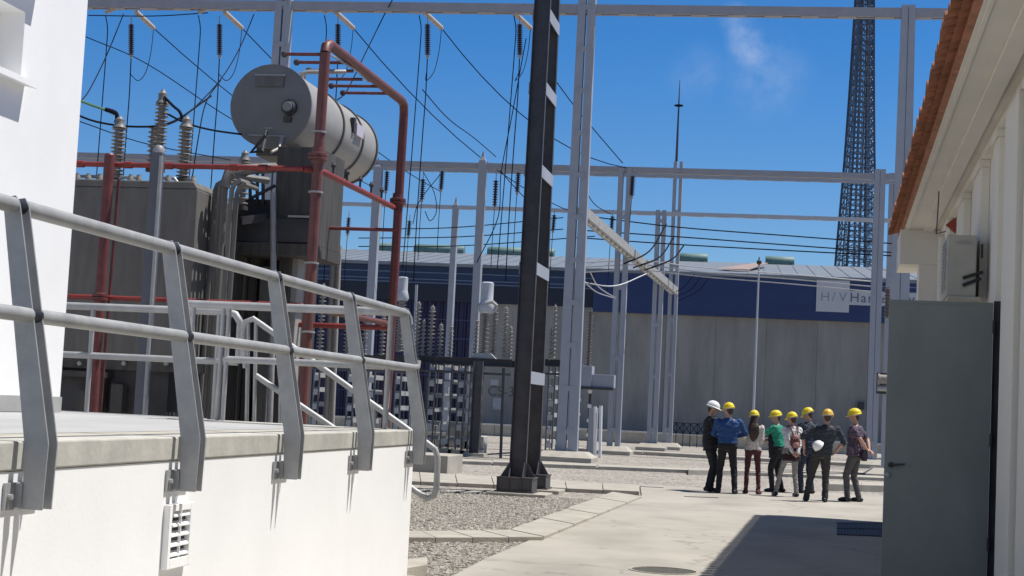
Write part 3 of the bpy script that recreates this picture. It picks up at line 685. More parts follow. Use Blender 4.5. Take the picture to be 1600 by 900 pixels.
def beam(name, label, x0, x1, Y, z, h, d, m_=galv_beam, gap=0, cat='beam', dash=False):
    Y += .045
    t = thing(name, label, cat, (atY(1000, 600, Y).x, Y, z))
    m = MB()
    # two channels back to back lengthwise with batten plates under
    for yy, sd in ((Y, 1), (Y+d, -1)):
        m.bar((x0, yy, z), (x1, yy, z), .02, h)
        for zz in (-1, 1): m.bar((x0, yy+sd*.05, z+zz*(h/2-.01)), (x1, yy+sd*.05, z+zz*(h/2-.01)), .10, .02)
    m.build('chords', m_, t)
    x = max(x0, -27)+.4
    while x < x1:
        MB().box(x, x+.55, Y+.01, Y+d-.01, z-h/2-.014, z-h/2-.001).build('batten_plate', m_, t); x += 1.1
    t.rotation_euler.z = math.atan(.035)
    return t
G1, G2, G3 = 47.0, 57.0, 69.0
zB1 = hz(1000, 17, G1).z
beam('gantry_beam', 'topmost long grey steel gantry beam crossing the whole sky', -34, 6.6, G1, zB1+.06, .27, .32)
laced('gantry_column', 'tall pale double leg gantry column right of the dark column', 885, 700, G1, zB1+.75, .29, .06, .235, .06, group=None)
laced('gantry_column', 'gantry column rising above the conservator tank', 412, 500, G1, zB1+.5, .30, .05, .22, .06)
laced('gantry_column', 'gantry column partly hidden by the tiled roof on the right', 1402, 600, G1, zB1+.28, .30, .02, .19, .02, step=20)
zB2 = hz(1000, 265, G2).z
beam('gantry_beam', 'second gantry beam spanning the yard above the hall roof', -36, 6.6, G2, zB2, .20, .25)
zB2b = zB2-.30
beam('gantry_beam', 'paler gantry beam just under the second beam', -42, 8, G3-1.2, hz(1000, 273, G3-1.2).z, .16, .2, galv_lt)
def yskew(px, py, Y, r=2):
    for _ in range(r): Y2 = Y + .035*(atY(px, py, Y).x - atY(1000, 600, Y).x)
    return Y2
def single(label, px, pyb, Y, ytop, wpx, cap=True, plinth=.3, m_=galv_lt):
    Y = Y + .035*(atY(px, pyb, Y).x - atY(1000, 600, Y).x)
    x = atY(px, pyb, Y).x; ztop = hz(px, ytop, Y).z; w = wpx/F*Y
    t = thing('gantry_column', label, 'column', (x, Y, 0))
    m = MB(); p = V((x, Y, plinth)); q = V((x, Y, ztop))
    m.bar(p, q, w, .02, up=(0,1,0))
    for u in (-1, 1): m.bar(p+V((u*(w/2-.01), .16, 0)), q+V((u*(w/2-.01), .16, 0)), .02, .3, up=(0,1,0))
    m.build('leg', m_, t)
    if cap: MB().lathe((x, Y+.1, ztop-.01), [(w*.6,0),(w*.6,.06),(w*.25,.22),(.03,.4)], 4).build('cap', m_, t)
    MB().box(x-.6, x+.6, Y-.6, Y+.7, -.02, plinth).build('footing', conc, t)
    return t
single('single pale gantry column left of the dark column', 734, 640, G2, 252, 12)
single('pale gantry column between the red pipe posts', 571, 600, G2, 262, 13)
laced('gantry_column', 'double leg gantry column under the near end of the sloping brace', 958, 695, G2, hz(972, 262, G2).z, .19, .10, .18, .12, step=2.6, pw=.9)
laced('gantry_column', 'slim gantry column beside the right roof edge carrying the second beam', 1362, 700, G2, hz(1370, 262, G2).z, .185, .015, .185, .015, step=20, pw=1.0)
laced('lightning_mast', 'double leg mast topped by a thin lightning rod', 1042, 690, G3, hz(1057, 252, G3).z, .155, .12, .14, .12, step=2.4, pw=.8, cat='mast')
laced('gantry_column', 'gantry column right of the slim column with a grey drum fixed to it', 1384, 700, G3, hz(1390, 268, G3).z, .19, .015, step=20, pw=1.0)
mst = bpy.data.objects['lightning_mast']
a = hz(1057, 252, G3)
MB().tube([(a.x+.0, G3, a.z), (a.x, G3, hz(1061, 168, G3).z), (a.x, G3, hz(1061, 125, G3).z)], [.06,.035,.012], 8).build('rod', mat('rod_grey', (.05,.06,.08), .6), mst, smooth=True)
MB().lathe((a.x, G3, hz(1061, 167, G3).z), [(.05,0),(.2,.04),(.2,.08),(.05,.1)], 12).build('collar', wire_m, mst)
zB3 = hz(1000, 332, G3-3).z
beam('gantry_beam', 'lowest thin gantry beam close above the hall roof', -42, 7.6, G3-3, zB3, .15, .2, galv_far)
single('short slim gantry column in front of the blue hall', 697, 600, G3-3, 322, 9)
laced('gantry_column', 'double leg gantry column between the brace and the lightning mast', 1018, 693, G3-3, hz(1030, 328, G3-3).z, .18, .07, .18, .09, step=2.2, pw=.8)
# sloping (receding) brace beam
A = hz(910, 332, G1+.3); B_ = hz(1054, 455, G3-.2)
br = thing('bracing_beam', 'pale perforated beam running back from the near gantry column to the far columns', 'beam', A)
m = MB(); d = (B_-A).normalized(); r = d.cross(V((0,0,1))).normalized()
for s in (-1, 1):
    m.bar(A+r*s*.15, B_+r*s*.15, .025, .30)
    for zz in (-1, 1): m.bar(A+r*s*.11+V((0,0,zz*.14)), B_+r*s*.11+V((0,0,zz*.14)), .08, .02)
m.build('chords', mat('bracing_steel', (.36,.355,.34), .6, var=.25, scale=9), br)
n = 26
for k in range(n):
    p = A.lerp(B_, (k+.3)/n); q = A.lerp(B_, (k+.75)/n); MB().bar(p-V((0,0,.14)), q-V((0,0,.14)), .26, .016).build('batten_plate', galv_lt, br)
# grey drum equipment on the right columns and a small insulator
a = hz(1382, 597, 52.0)
dr = thing('drum_switch', 'pale double drum device fixed beside the right gantry columns', 'switch', (a.x, 52, a.z-.3))
MB().lathe((a.x-.22, 52, a.z+.08), [(.17,0),(.19,.02),(.19,.06),(.16,.08),(.16,.36),(.19,.38),(.19,.42),(.17,.44)], 20, axis=(1,0,0)).build('upper_drum', porc, dr, smooth=True)
MB().lathe((a.x-.22, 52, a.z-.2), [(.1,0),(.1,.44)], 16, axis=(1,0,0)).build('lower_drum', galv, dr, smooth=True)
MB().box(a.x-.24, a.x+.26, 52.1, 52.3, a.z-.38, a.z+.3).build('bracket', blacks, dr)
MB().box(a.x+.0, a.x+.12, 52.15, 52.3, 0, a.z-.38).build('post', galv_lt, dr)
a = hz(1386, 497, 55)
o = MB().lathe((a.x, 55, a.z), insulator_prof(.13, .07, 1.05, 9), 14).build('insulator', porc_d, None); tag(o, 'brown post insulator in front of the far right gantry column', 'insulator')
MBo = MB().box(a.x-.05, a.x+.05, 54.95, 55.05, 0, a.z).build('insulator_post', galv_lt, None); MBo.parent = o; MBo.location = MBo.location - o.location
# ================================================================== hanging insulators and conductors
def hang(label, px, y0, y1, Y, r, n, mm=ins_black, group='insulators hanging from the top gantry beam', px1=None, name='hanging_insulator'):
    a = atY(px, y0, Y); b = atY(px1 if px1 is not None else px, y1, Y); L = (a-b).length
    o = MB().lathe(b, insulator_prof(r, r*.45, L, n), 12, axis=(a-b)).build(name, mm, None)
    tag(o, label, 'insulator', group)
    for m in (MB().tube([a, a+(a-b).normalized()*.28], .02, 6), MB().lathe(b, [(.02,-.12),(.05,-.1),(.05,0),(.02,.01)], 8, axis=(a-b))):
        h = m.build('fitting', galv, None); h.location = V(h.location)-V(o.location); h.parent = o
    return a, b
W1 = 'cables hanging from the top gantry beam'
PH = [(165, 205, 240, 205), (310, 343, 378, 343), (507, 528, 552, 528), (655, 668, 690, 668), (803, 812, 829, 812)]
where = ['left of the left bushing cap', 'just left of the conservator tank', 'above the sloping red arm', 'right of the far red post', 'just left of the dark column']
for i, (pa, pb, pc, _) in enumerate(PH):
    Y = G1+.2+.035*(atY(pb,300,G1).x+5.1)
    wp = where[i]
    a, b = hang('dark ribbed insulator '+wp, pb, 38, 86, Y, .10, 16)
    wire('cable', 'thin dropper cable under the hanging insulator '+wp, [b, atY(pb-3, 150, Y), atY(pb-8, 215, Y), atY(pb-16, 330, Y+1), atY(pb-22, 440, Y+2)], .028, group=W1)
    wire('cable', 'thin dropper cable left of the hanging insulator '+wp, [atY(pa, 24, Y), atY(pa+3, 45, Y), atY(pa+1, 80, Y), atY(pa-6, 170, Y), atY(pa-13, 260, Y+1), atY(pa-26, 420, Y+2)], .026, group=W1)
    # tension string towards the far gantry with its jumper
    p0 = atY(pc-27, 19, Y+.3); p1 = atY(pc, 44, Y+2.2); 
    o = MB().lathe(p0, insulator_prof(.085, .07, (p1-p0).length, 10), 12, axis=(p1-p0)).build('tension_insulator', ins_tan, None); tag(o, 'tan tension insulator slanting down from the top beam '+wp, 'insulator', 'slanting tan insulators on the top beam')
    wire('cable', 'jumper loop hanging beside the insulator '+wp, [p1, atY(pc-4, 80, Y+1.5), atY(pc-12, 112, Y+1), atY(pc-24, 126, Y+.5), atY(pb-2, 115, Y)], .02, group='jumper loops')
    if i < 4:
        e = [(600, 300), (690, 300), (905, 335), (978, 262)][i]
        q = atY(e[0], e[1], G2 if i == 3 else G3-3)
        wire('cable', 'long slack conductor from the tan insulator '+wp, [p1, q], .026, sag=.9 if i > 1 else .5, group='long slack conductors')
    # small pale bracket under the beam
    o = MB().bar(atY(pa, 20, Y), atY(pa+28, 8, Y), .10, .08).build('beam_bracket', ins_tan); tag(o, 'short pale strut under the top beam '+wp, 'bracket', 'struts under the top beam')
for (pts, lb) in (([(133,57,46),(230,100,48),(360,185,52),(500,262,58)], 'long slack conductor crossing behind the left bushings'),
                  ([(193,22,47),(165,90,46),(140,140,44),(125,160,40)], 'twisted dark cable from the top beam down to the white building'),
                  ([(397,22,47),(372,80,45),(340,130,43),(290,180,40),(250,200,36)], 'dark cable swinging left from the beam in front of the conservator tank'),
                  ([(345,125,44),(322,160,43),(310,215,42),(300,280,42)], 'dark cable falling to the transformer left of the conservator tank'),
                  ([(613,0,46),(600,24,47),(570,85,45),(543,140,40),(525,158,34)], 'dark cable swinging down to the top of the conservator tank'),
                  ([(822,60,50),(800,180,51),(783,270,52),(778,340,53),(745,410,54)], 'dark cable falling beside the dark column to the switchgear'),
                  ([(862,118,52),(905,175,55),(973,255,57)], 'slack conductor between the dark column and the second gantry beam'),
                  ([(913,295,60),(930,320,62),(955,335,65)], 'slack conductor ending on the lowest gantry beam'),
                  ([(660,140,50),(700,185,54),(740,215,60),(775,245,66)], 'faint slack conductor ending behind the second gantry beam'),
                  ([(138,24,47),(240,25,47),(325,20,47)], 'nearly level cable strung under the top beam at the left'),
                  ([(0,0,47),(100,2,47)], 'cable over the white building'),
                  ([(125,190,41),(230,225,46),(360,250,52)], 'faint cable crossing low behind the tall bushing')):
    if lb.startswith('cable over'): continue
    wire('cable', lb, [atY(*p) for p in pts], .026, group='overhead cables')
# small insulators under second and third gantry beams
for (px, y0, y1, Y, lb) in ((605,268,298,G2,'right of the conservator tank'),(661,280,312,G2,'below the far red post elbow'),(691,268,296,G2,'left of the single gantry column'),(775,282,322,G2,'between the single gantry column and the dark column'),
                            (810,270,300,G2,'touching the left edge of the dark column'),(989,275,306,G2,'right of the double leg column under the second beam'),(545,340,365,G3-3,'in the gap right of the tank support'),(640,345,368,G3-3,'just right of the far red post'),
                            (866,336,360,G3-3,'just right of the dark column'),(957,338,362,G3-3,'left of the sloping brace top')):
    a, b = hang('small dark hanging insulator '+lb, px, y0, y1, Y, .11, 10, group='small insulators under the rear gantry beams', px1=px-2)
    wire('cable', 'thin cable under the small insulator '+lb, [b, atY(px-5, y1+40, Y), atY(px-8, y1+95, Y)], .022, group='thin cables under the rear gantry beams')
for (pts, lb) in (([(661,268,57),(678,300,57),(682,330,57),(672,345,57),(664,330,57)], 'left'), ([(690,270,57),(655,315,57.2),(645,350,57.4)], 'middle'), ([(778,262,57),(800,288,58),(835,325,60)], 'right')):
    wire('cable', 'slack jumper under the second gantry beam, '+{'left':'right of the far red post','middle':'leaning left by the far red post','right':'running behind the dark column'}[lb], [atY(*p) for p in pts], .024, group='overhead cables')
# level tube conductors over the hall roof
lv = [([(530,357,62),(700,356,62),(880,340,62)], 'uppermost'), ([(560,372,62),(720,370,62),(880,358,62)], 'middle'), ([(560,385,62),(720,384,62),(930,369,62)], 'lowest')]
for pts, k in lv:
    wire('conductor', k+' of three thin level conductors left of the near gantry column', [atY(*p) for p in pts], .03, wire_m, group='level conductors left')
for (ya, yb, yc, k) in ((337, 355, 381, 'uppermost'), (360, 370, 395, 'middle'), (372, 382, 400, 'lowest')):
    wire('conductor', k+' of three conductors running right to the slim gantry column', [atY(912, ya, 60), atY(1060, yb, 60), atY(1240, (yb+yc)/2+1, 60), atY(1400, yc, 60)], .035, wire_m, group='level conductors right')
for (ya, yb, yc, k) in ((405, 418, 440, 'uppermost'), (412, 425, 448, 'middle'), (420, 432, 456, 'lowest')):
    wire('conductor', k+' of three pale conductors low in front of the blue fascia', [atY(905, ya+6, 60), atY(1000, ya+2, 60), atY(1095, yb, 60), atY(1240, (yb+yc)/2, 60), atY(1365, yc, 60)], .03, wire_l, group='pale conductors in front of the blue fascia')
for k, (x0, y0, x1, y1, x2, y2) in enumerate(((975,412,1015,392,1041,350), (990,418,1030,402,1052,372), (1008,422,1050,405,1068,384))):
    wire('cable', ['first','second','third'][k]+' of three curved cables rising from the sloping brace, from the left', [atY(x0,y0,56), atY(x1,y1,58), atY(x2,y2,60)], .045, wire_m, group='curved cables at the sloping brace')
for k, (x0, y0, x1, y1, x2, y2) in enumerate(((905,432,930,455,957,465), (922,425,935,448,962,466), (905,440,960,447,1010,428))):
    wire('cable', ['outer left','inner','right hand'][k]+' pale cable loop hanging off the near gantry column', [atY(x0,y0,50), atY(x1,y1,51), atY(x2,y2,52)], .03, wire_l, group='pale cable loops')
for k, (x0, y0, x1, y1, x2, y2) in enumerate(((1085,428,1070,447,1056,456), (1095,432,1080,452,1058,463), (1106,436,1090,455,1060,470))):
    wire('cable', ['short','middle','long'][k]+' slack dropper in front of the blue fascia right of the mast', [atY(x0,y0,60), atY(x1,y1,60), atY(x2,y2,60)], .022, wire_m, group='slack droppers right of the mast')

# ================================================================== switchgear
YS = 47.5
def stack(px, ytop, ybot, Y, wpx, n, m_=porc, label='', group=None, name='post_insulator', cap=True, cat='insulator'):
    b = atY(px-(ybot-ytop)*.025, ybot, Y); t = atY(px, ytop, Y); L = t.z-b.z; r = wpx/2/F*Y
    o = MB().lathe(b, insulator_prof(r*1.06, r*.36, L, max(7, int(n*.72))), 14).build(name, m_, None)
    tag(o, label, cat, group)
    if cap:
        m = MB().lathe(b+V((0,0,L)), [(r*.7,0),(r*.7,.09),(r*.3,.11),(r*.25,.16)], 10); h = m.build('cap', porc, None, smooth=True); h.location = V(h.location)-V(o.location); h.parent = o
    return b, t
# steel platform beams on lattice legs
def support(name, label, x0px, x1px, ypx, Y, legs, dep=1.2, th=.16):
    a = atY(x0px, ypx, Y); b = atY(x1px, ypx+(x1px-x0px)*.033, Y); z = a.z
    t = thing(name, label, 'support frame', ((a.x+b.x)/2, Y, 0))
    for yy in (Y, Y+dep):
        MB().hsec((a.x, yy, z), (b.x, yy, z), th*1.3, .1, .02, side=(0,-1,0)).build('beam', blacks, t)
    m = MB(); x = a.x+.2
    while x < b.x: m.box(x, x+.1, Y+.02, Y+dep-.02, z-.06, z+.03); x += .8
    m.build('cross_ties', blacks, t)
    MB().bar((a.x, Y-.16, z-.36), (b.x, Y-.16, z-.36), .05, .07).build('rail', dark_steel, t)
    for (lx, wpx) in legs:
        x = atY(lx, 640, Y).x; w = wpx/F*Y
        lg = None
        m = MB()
        for s in (-1, 1):
            m.bar((x+s*w/2, Y, 0), (x+s*w/2, Y, z-.1), .05, .05)
            m.bar((x+s*w/2, Y+dep, 0), (x+s*w/2, Y+dep, z-.1), .035, .035)
        lg = m.build('leg', mat('dull_grey_steel', (.13,.13,.135), .6), t)
        zz = .3
        while zz < z-.3:
            m = MB()
            m.box(x-w/2+.02, x+w/2-.02, Y-.055, Y-.047, zz, zz+.17)
            for s in (-1, 1): m.box(x+s*w/2-.004, x+s*w/2+.004, Y+.05, Y+dep-.05, zz+.1, zz+.24)
            zz += .44
            m.build('batten_plate', mat('batten_lit_tone', (.43,.44,.45), .5, metal=.1, var=.1), lg)  # plates paler than the legs: sky light on them put into the colour
        MB().box(x-w/2-.16, x+w/2+.16, Y-.3, Y+dep+.3, -.02, .14+random.random()*.05).build('footing', conc, t)
    return t, z
support('switchgear_platform', 'dark steel switchgear platform on white battened lattice legs, middle of the yard', 655, 800, 561, YS, [(673,10),(697,13),(719,10),(737,8)])
support('switchgear_platform', 'dark steel platform behind the handrail end on battened legs', 480, 640, 556, YS-1.5, [(492,9),(546,10),(578,11),(620,9)])
support('switchgear_platform', 'narrow dark steel platform between the dark column and the near gantry column', 848, 880, 566, YS+2, [(860,10)], dep=.8)
pA = 'post insulators on the switchgear platforms'
for (px, yt, yb, w, n, lb) in ((652,478,562,10,20,'tall grey post insulator just right of the handrail end'),(661,506,562,8,13,'short grey post insulator right of the handrail end'),(674,484,560,11,19,'tall grey post insulator second from the handrail end'),
        (688,512,560,9,12,'short post insulator between two tall ones left of the slim column'),(704,515,558,9,11,'short post insulator against the slim gantry column'),(744,506,560,9,13,'short post insulator left of the current transformer'),
        (772,480,557,12,20,'tall post insulator right of the current transformer'),(789,486,560,10,18,'tall post insulator near the dark column'),(797,516,562,8,12,'shorter post insulator nearest the dark column'),
        (468,508,560,12,13,'post insulator seen under the red pipe left of the near post'),(502,450,556,11,26,'very tall insulator right behind the near red post'),(543,478,556,12,19,'tall post insulator seen between the last two handrail posts'),
        (522,500,556,8,13,'post insulator beside the white downpipes'),(570,500,556,9,13,'post insulator in front of the pale gantry column'),(598,495,556,9,14,'post insulator left of the far red post foot'),(636,494,556,10,15,'post insulator just left of the handrail end post'),
        (866,483,562,8,18,'post insulator right of the dark column'),(860,520,563,6,10,'short thin insulator touching the dark column')):
    stack(px, yt, yb, YS+.5, w, n, porc, lb, pA)
# current transformer with a drum head
b, t = stack(757, 488, 556, YS+.2, 15, 28, porc, 'thick grey current transformer column with a pale drum head', None, 'current_transformer', cap=False, cat='transformer')
ct = bpy.data.objects['current_transformer']
def child(mb, name, m_, par, **k):
    h = mb.build(name, m_, None, **k); h.location = V(h.location)-V(par.location); h.parent = par; return h
a = atY(760, 490, YS+.2)
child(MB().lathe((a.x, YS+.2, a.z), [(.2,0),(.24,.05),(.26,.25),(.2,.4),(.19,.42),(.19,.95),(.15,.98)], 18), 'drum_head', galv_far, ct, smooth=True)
child(MB().tube([(a.x, YS-.1, a.z+.3), (a.x+.24, YS-.1, a.z+.35), (a.x+.36, YS-.1, a.z+.25), (a.x+.3, YS-.1, a.z+.05)], .06, 8), 'terminal', galv, ct, smooth=True)
child(MB().tube([(a.x-.4, YS, a.z-.9), (a.x-.28, YS, a.z+.2), (a.x-.2, YS, a.z+.3)], .03, 8), 'terminal_bar', galv, ct, smooth=True)
x = b.x
child(MB().ext([(x-.45,YS,b.z-.15),(x-.2,YS,b.z+.08),(x+.25,YS,b.z+.08),(x+.5,YS,b.z-.15),(x+.28,YS,b.z-.1),(x-.25,YS,b.z-.1)], (0,.25,0)), 'bell_foot', galv, ct)
o = MB().hsec((x+.05, YS-.7, .1), (x+.05, YS-.7, b.z-.2), .30, .12, .03, side=(0,-1,0)).build('support_post', dark_steel, None); child(MB().box(x-.25, x+.4, YS-1, YS-.4, -.02, .1), 'footing', conc, o)
tag(o, 'dark steel post carrying the current transformer', 'post')
# another drum head behind the far red post
a = atY(628, 470, YS); o = MB().lathe((a.x, YS, a.z), [(.18,0),(.22,.1),(.17,.3),(.16,.34),(.16,.72),(.12,.75)], 16).build('instrument_transformer_head', galv_far, None, smooth=True); tag(o, 'pale drum head of an instrument transformer beside the far red post', 'transformer')
child(MB().lathe((a.x, YS, a.z-1.6), insulator_prof(.14, .09, 1.6, 18), 12), 'insulator_column', porc, o)
# single porcelain column on a box between the gantry columns
b, t = stack(921, 487, 572, 54, 10, 26, porc_d, 'brown porcelain column on a grey box right of the near gantry column', None, 'porcelain_column', cap=True)
pc = bpy.data.objects['porcelain_column']
c1 = atY(908, 602, 54)
bx = b.x
child(MB().box(bx-.34, bx+.18, 53.7, 54.4, b.z-.72, b.z-.0), 'control_box', galv_lt, pc, bevel=.01)
child(MB().box(bx+.181, bx+.95, 53.75, 54.3, b.z-.72, b.z-.28), 'control_box', galv_lt, pc, bevel=.01)
child(MB().box(bx-.36, bx+.95, 53.66, 54.44, b.z-.80, b.z-.722), 'base_plate', blacks, pc)
m = MB()
for s in (bx-.25, bx+.12): m.bar((s, 54, 0), (s, 54, b.z-.8), .08, .08)
child(m, 'leg', blacks, pc)
zz = .4
while zz < b.z-1.1:
    child(MB().lathe((bx-.25, 53.93, zz), [(.075,0),(.075,.05)], 10, axis=(0,-1,0)), 'porcelain_knob', whiteh, pc); child(MB().lathe((bx+.12, 53.93, zz+.3), [(.075,0),(.075,.05)], 10, axis=(0,-1,0)), 'porcelain_knob', whiteh, pc); zz += .5
for (px, yt, yb, mm, lb, r) in ((930,635,700,whiteh,'thin white plastic pipe upright beside the grey box post',.05),(939,634,703,whiteh,'thicker white plastic pipe upright right of the thin one',.055)):
    a = atY(px-1, yb, 52); t = atY(px, yt, 52); o = MB().tube([(a.x, 52, -.02), (t.x, 52, t.z)], r, 10).build('plastic_pipe', mm, None, smooth=True); tag(o, lb, 'pipe')
a = atY(924, 700, 52); t = atY(925, 637, 52); o = MB().box(a.x-.14, a.x+.14, 52, 52.3, 0, t.z).build('meter_cabinet', galv_lt, None, bevel=.01); tag(o, 'narrow grey cabinet left of the white plastic pipes', 'cabinet')
# white downpipes behind the red near post
for (px, lb) in ((515,'left'), (524,'right')):
    a = atY(px, 600, 23.5); t = atY(px+6, 384, 23.5); o = MB().tube([(a.x, 23.5, 0), (t.x, 23.5, t.z)], .042, 10).build('white_pipe', tank_shell, None, smooth=True); tag(o, lb+' one of two slender white vertical pipes behind the near red post', 'pipe')
# grey wall cabinet seen at CS-3
# thin pipes and posts among the switchgear
for (px, y0, y1, Y, lb) in ((647,445,560,49,'thin upright rod right of the far red post'),(783,575,700,46,'thin dark post left of the dark column'),(893,560,700,49,'thin dark upright behind the near gantry column'),(664,590,700,46,'thin dark upright by the handrail end')):
    a = atY(px, y1, Y); t = atY(px+4, y0, Y); o = MB().tube([(a.x, Y, 0), (t.x, Y, t.z)], .045, 8).build('thin_post', wire_l if px == 647 else blacks, None, smooth=True); tag(o, lb, 'post')
# pile of cable boxes at ground behind lattice legs
cb = mat('pale_box', (.5,.48,.45), .7, var=.25, scale=6)
for k, (px, py, s) in enumerate(((655,688,.3),(742,690,.35),(733,672,.3),(690,690,.28),(707,668,.22))):
    p = atY(px, py, 48.9); o = MB().box(p.x-s, p.x+s*.8, 48.9, 49.5, 0, max(.3, p.z+s*.5)).build('junction_box', cb, None, bevel=.02); tag(o, ['pale junction box low beside the handrail end post','pale junction box at the foot of the rightmost lattice leg','pale junction box behind the third lattice leg','pale junction box between the lattice legs at the left','small pale junction box between the middle lattice legs'][k], 'box')

# ================================================================== hall (shed) and low wall
YH = 95.0
navy = mat('navy_fascia', (.014,.034,.125), .45, var=.10, scale=.6, stretch=(1,1,3))
purple = mat('purple_blue_cladding', (.010,.010,.055), .5, var=.15, scale=.8)
roofm = mat('pale_roof_sheet', (.19,.215,.245), .5, var=.06, scale=.4)
hall = thing('industrial_hall', 'long industrial hall with navy blue fascia over grey concrete panels', 'hall', (-1.5, YH, 0))
zf = atY(1200, 430, YH).z; zfb = atY(1200, 498, YH).z; xsplit = atY(735, 560, YH).x; xfas = atY(930, 450, YH).x
x0, x1 = -48, 30
m = MB(); m.box(xfas, x1, YH-.5, YH, zfb, zf); k = xfas
m.build('fascia', navy, hall)
m = MB(); zz = zfb
m.box(x0, xfas-.004, YH-.15, YH, zfb+.25, zf-.06)
m.build('fascia', mat('dark_navy_fascia', (.011,.032,.095), .45, var=.15, scale=.6), hall)
MB().box(x0, xfas-.03, YH-.19, YH-.152, zfb+.25, zfb+.25+(zf-zfb)*.40).build('lower_fascia', mat('blackish_fascia', (.008,.012,.032), .5), hall)
m = MB()
for f in (.42, .5, .66): m.box(x0, xfas-.05, YH-.21, YH-.151, zfb+.25+(zf-zfb)*f, zfb+.31+(zf-zfb)*f)
m.build('fascia_rail', mat('blue_grey_rail', (.12,.17,.27), .5), hall)
m = MB(); x = xsplit
while x < x1:
    m.box(x+.004, min(x+2.99, x1), YH-.0+.02, YH+.3, 0, zfb+.3 if x > xfas else zf-.3); x += 3.0
m.build('concrete_panel_wall', conc_old, hall)
MB().box(xsplit, x1, YH+.1, YH+.4, 0, zfb).build('wall_backing', blacks, hall)
m = MB(); x = x0
while x < xsplit-.02:
    m.box(x, min(x+.28, xsplit-.02), YH+.02, YH+.2, 0, zfb+.4); m.box(x+.30, min(x+.44, xsplit-.01), YH+.06, YH+.2, 0, zfb+.4); x += .5
m.build('cladding', purple, hall)
m = MB(); zz = .9
while zz < zfb: m.box(x0, xsplit, YH-.02, YH+.018, zz, zz+.06); zz += 1.15
m.build('cladding_rails', mat('violet_rail', (.06,.05,.16), .5), hall)
zr = zf+2.15
m = MB(); m.ext([(x0, YH-.62, zf-.03), (x0, YH+15, zr), (x0, YH+15, zr-.2), (x0, YH-.62, zf-.23)], (x1-x0, 0, 0)); m.build('roof', roofm, hall)
m = MB(); x = x0+1
while x < x1: m.ext([(x, YH-.6, zf-.02), (x, YH+15, zr+.01), (x, YH+15, zr+.035), (x, YH-.6, zf+.005)], (.05, 0, 0)); x += 1.0
m.build('roof_ribs', roofm, hall)
MB().box(x0, x1, YH+.5, YH+30, 0, zf-.5).build('hall_body', blacks, hall)
vent_m = mat('green_roof_vent', (.13,.22,.20), .6, var=.2, scale=2)
for (xa_, xb_, y0, y1) in ((664,741,385,396),(777,832,386,398),(852,880,388,397),(1074,1118,396,404),(1208,1253,399,409),(596,640,380,392)):
    p = atY(xa_, (y0+y1)/2, YH+15); q = atY(xb_, (y0+y1)/2, YH+15); z0 = zr-.15
    MB().lathe((p.x, YH+14.8, z0+.25), [(.38,0),(.42,.05),(.42,(q.x-p.x)-.05),(.38,q.x-p.x)], 14, axis=(1,0,0)).build('roof_vent', vent_m, hall, smooth=True)
# faded salmon patch of roof
p = atY(1165, 418, YH+4); MB().ext([(p.x-1.6, YH+2, zf+.43), (p.x+.3, YH+2, zf+.43), (p.x+1.6, YH+9, zf+1.57), (p.x+.9, YH+9, zf+1.57)], (0,0,.06)).build('roof_patch', mat('salmon_patch', (.32,.24,.22), .7), hall)
# pale sign boards and lettering
def text_obj(s, size, loc, m_, parent, name, ext=.01, rot=(math.pi/2, 0, 0), spacing=1.0):
    cu = bpy.data.curves.new(name, 'FONT'); cu.body = s; cu.size = size; cu.extrude = ext; cu.space_character = spacing
    ob = bpy.data.objects.new('tmp_text', cu); C.objects.link(ob); bpy.context.view_layer.update()
    me = bpy.data.meshes.new_from_object(ob.evaluated_get(bpy.context.evaluated_depsgraph_get())); bpy.data.objects.remove(ob)
    me.name = name; me.materials.clear(); me.materials.append(m_); o = bpy.data.objects.new(name, me); C.objects.link(o)
    o.rotation_euler = rot; o.location = V(loc)-V(parent_world(parent)); o.parent = parent; return o
sg = bpy.data.objects.new('hall_sign', None); C.objects.link(sg)
a = atY(1276, 437, YH-.6); b = atY(1326, 488, YH-.6); c = atY(1326, 455, YH-.6); d = atY(1445, 476, YH-.6)
sg.location = (-1.5, YH, 0); tag(sg, 'pale square and strip sign with grey lettering on the blue fascia', 'sign')
sgm = mat('pale_sign_board', (.50,.52,.56), .6, var=.04); ltm = mat('grey_lettering', (.12,.14,.19), .6, var=.05); ltf = mat('faded_lettering', (.27,.29,.34), .6, var=.05)
MB().box(a.x, b.x, YH-.6, YH-.503, b.z, a.z).build('square_board', sgm, sg)
zs0, zs1 = atY(1360, 477, YH-.6).z, atY(1360, 455, YH-.6).z
MB().box(b.x+.003, d.x, YH-.59, YH-.503, zs0, zs1).build('strip_board', sgm, sg)
zt0 = zs0+.17
for (s, px, mm, sz) in (('H', 1281, ltf, .78), ('/', 1299, ltf, .78), ('V', 1310, ltf, .78), ('Har', 1327, ltm, .80), ('v', 1419, ltm, .9), ('ry', 1377, ltm, .78)):
    p = atY(px, 470, YH-.6); text_obj(s, sz, (p.x, YH-.60, zt0), mm, sg, 'lettering', spacing=1.15)
m = MB(); p = atY(1335, 443, YH-.6); q = atY(1440, 447, YH-.6)
for k in range(2): m.box(p.x, q.x, YH-.56, YH-.503, p.z-.12-k*.3, p.z-.06-k*.3)
m.build('thin_stripes', mat('pale_blue_line', (.15,.2,.34), .6), sg)
for o in (hall, sg): o.rotation_euler.z = math.atan(.035)
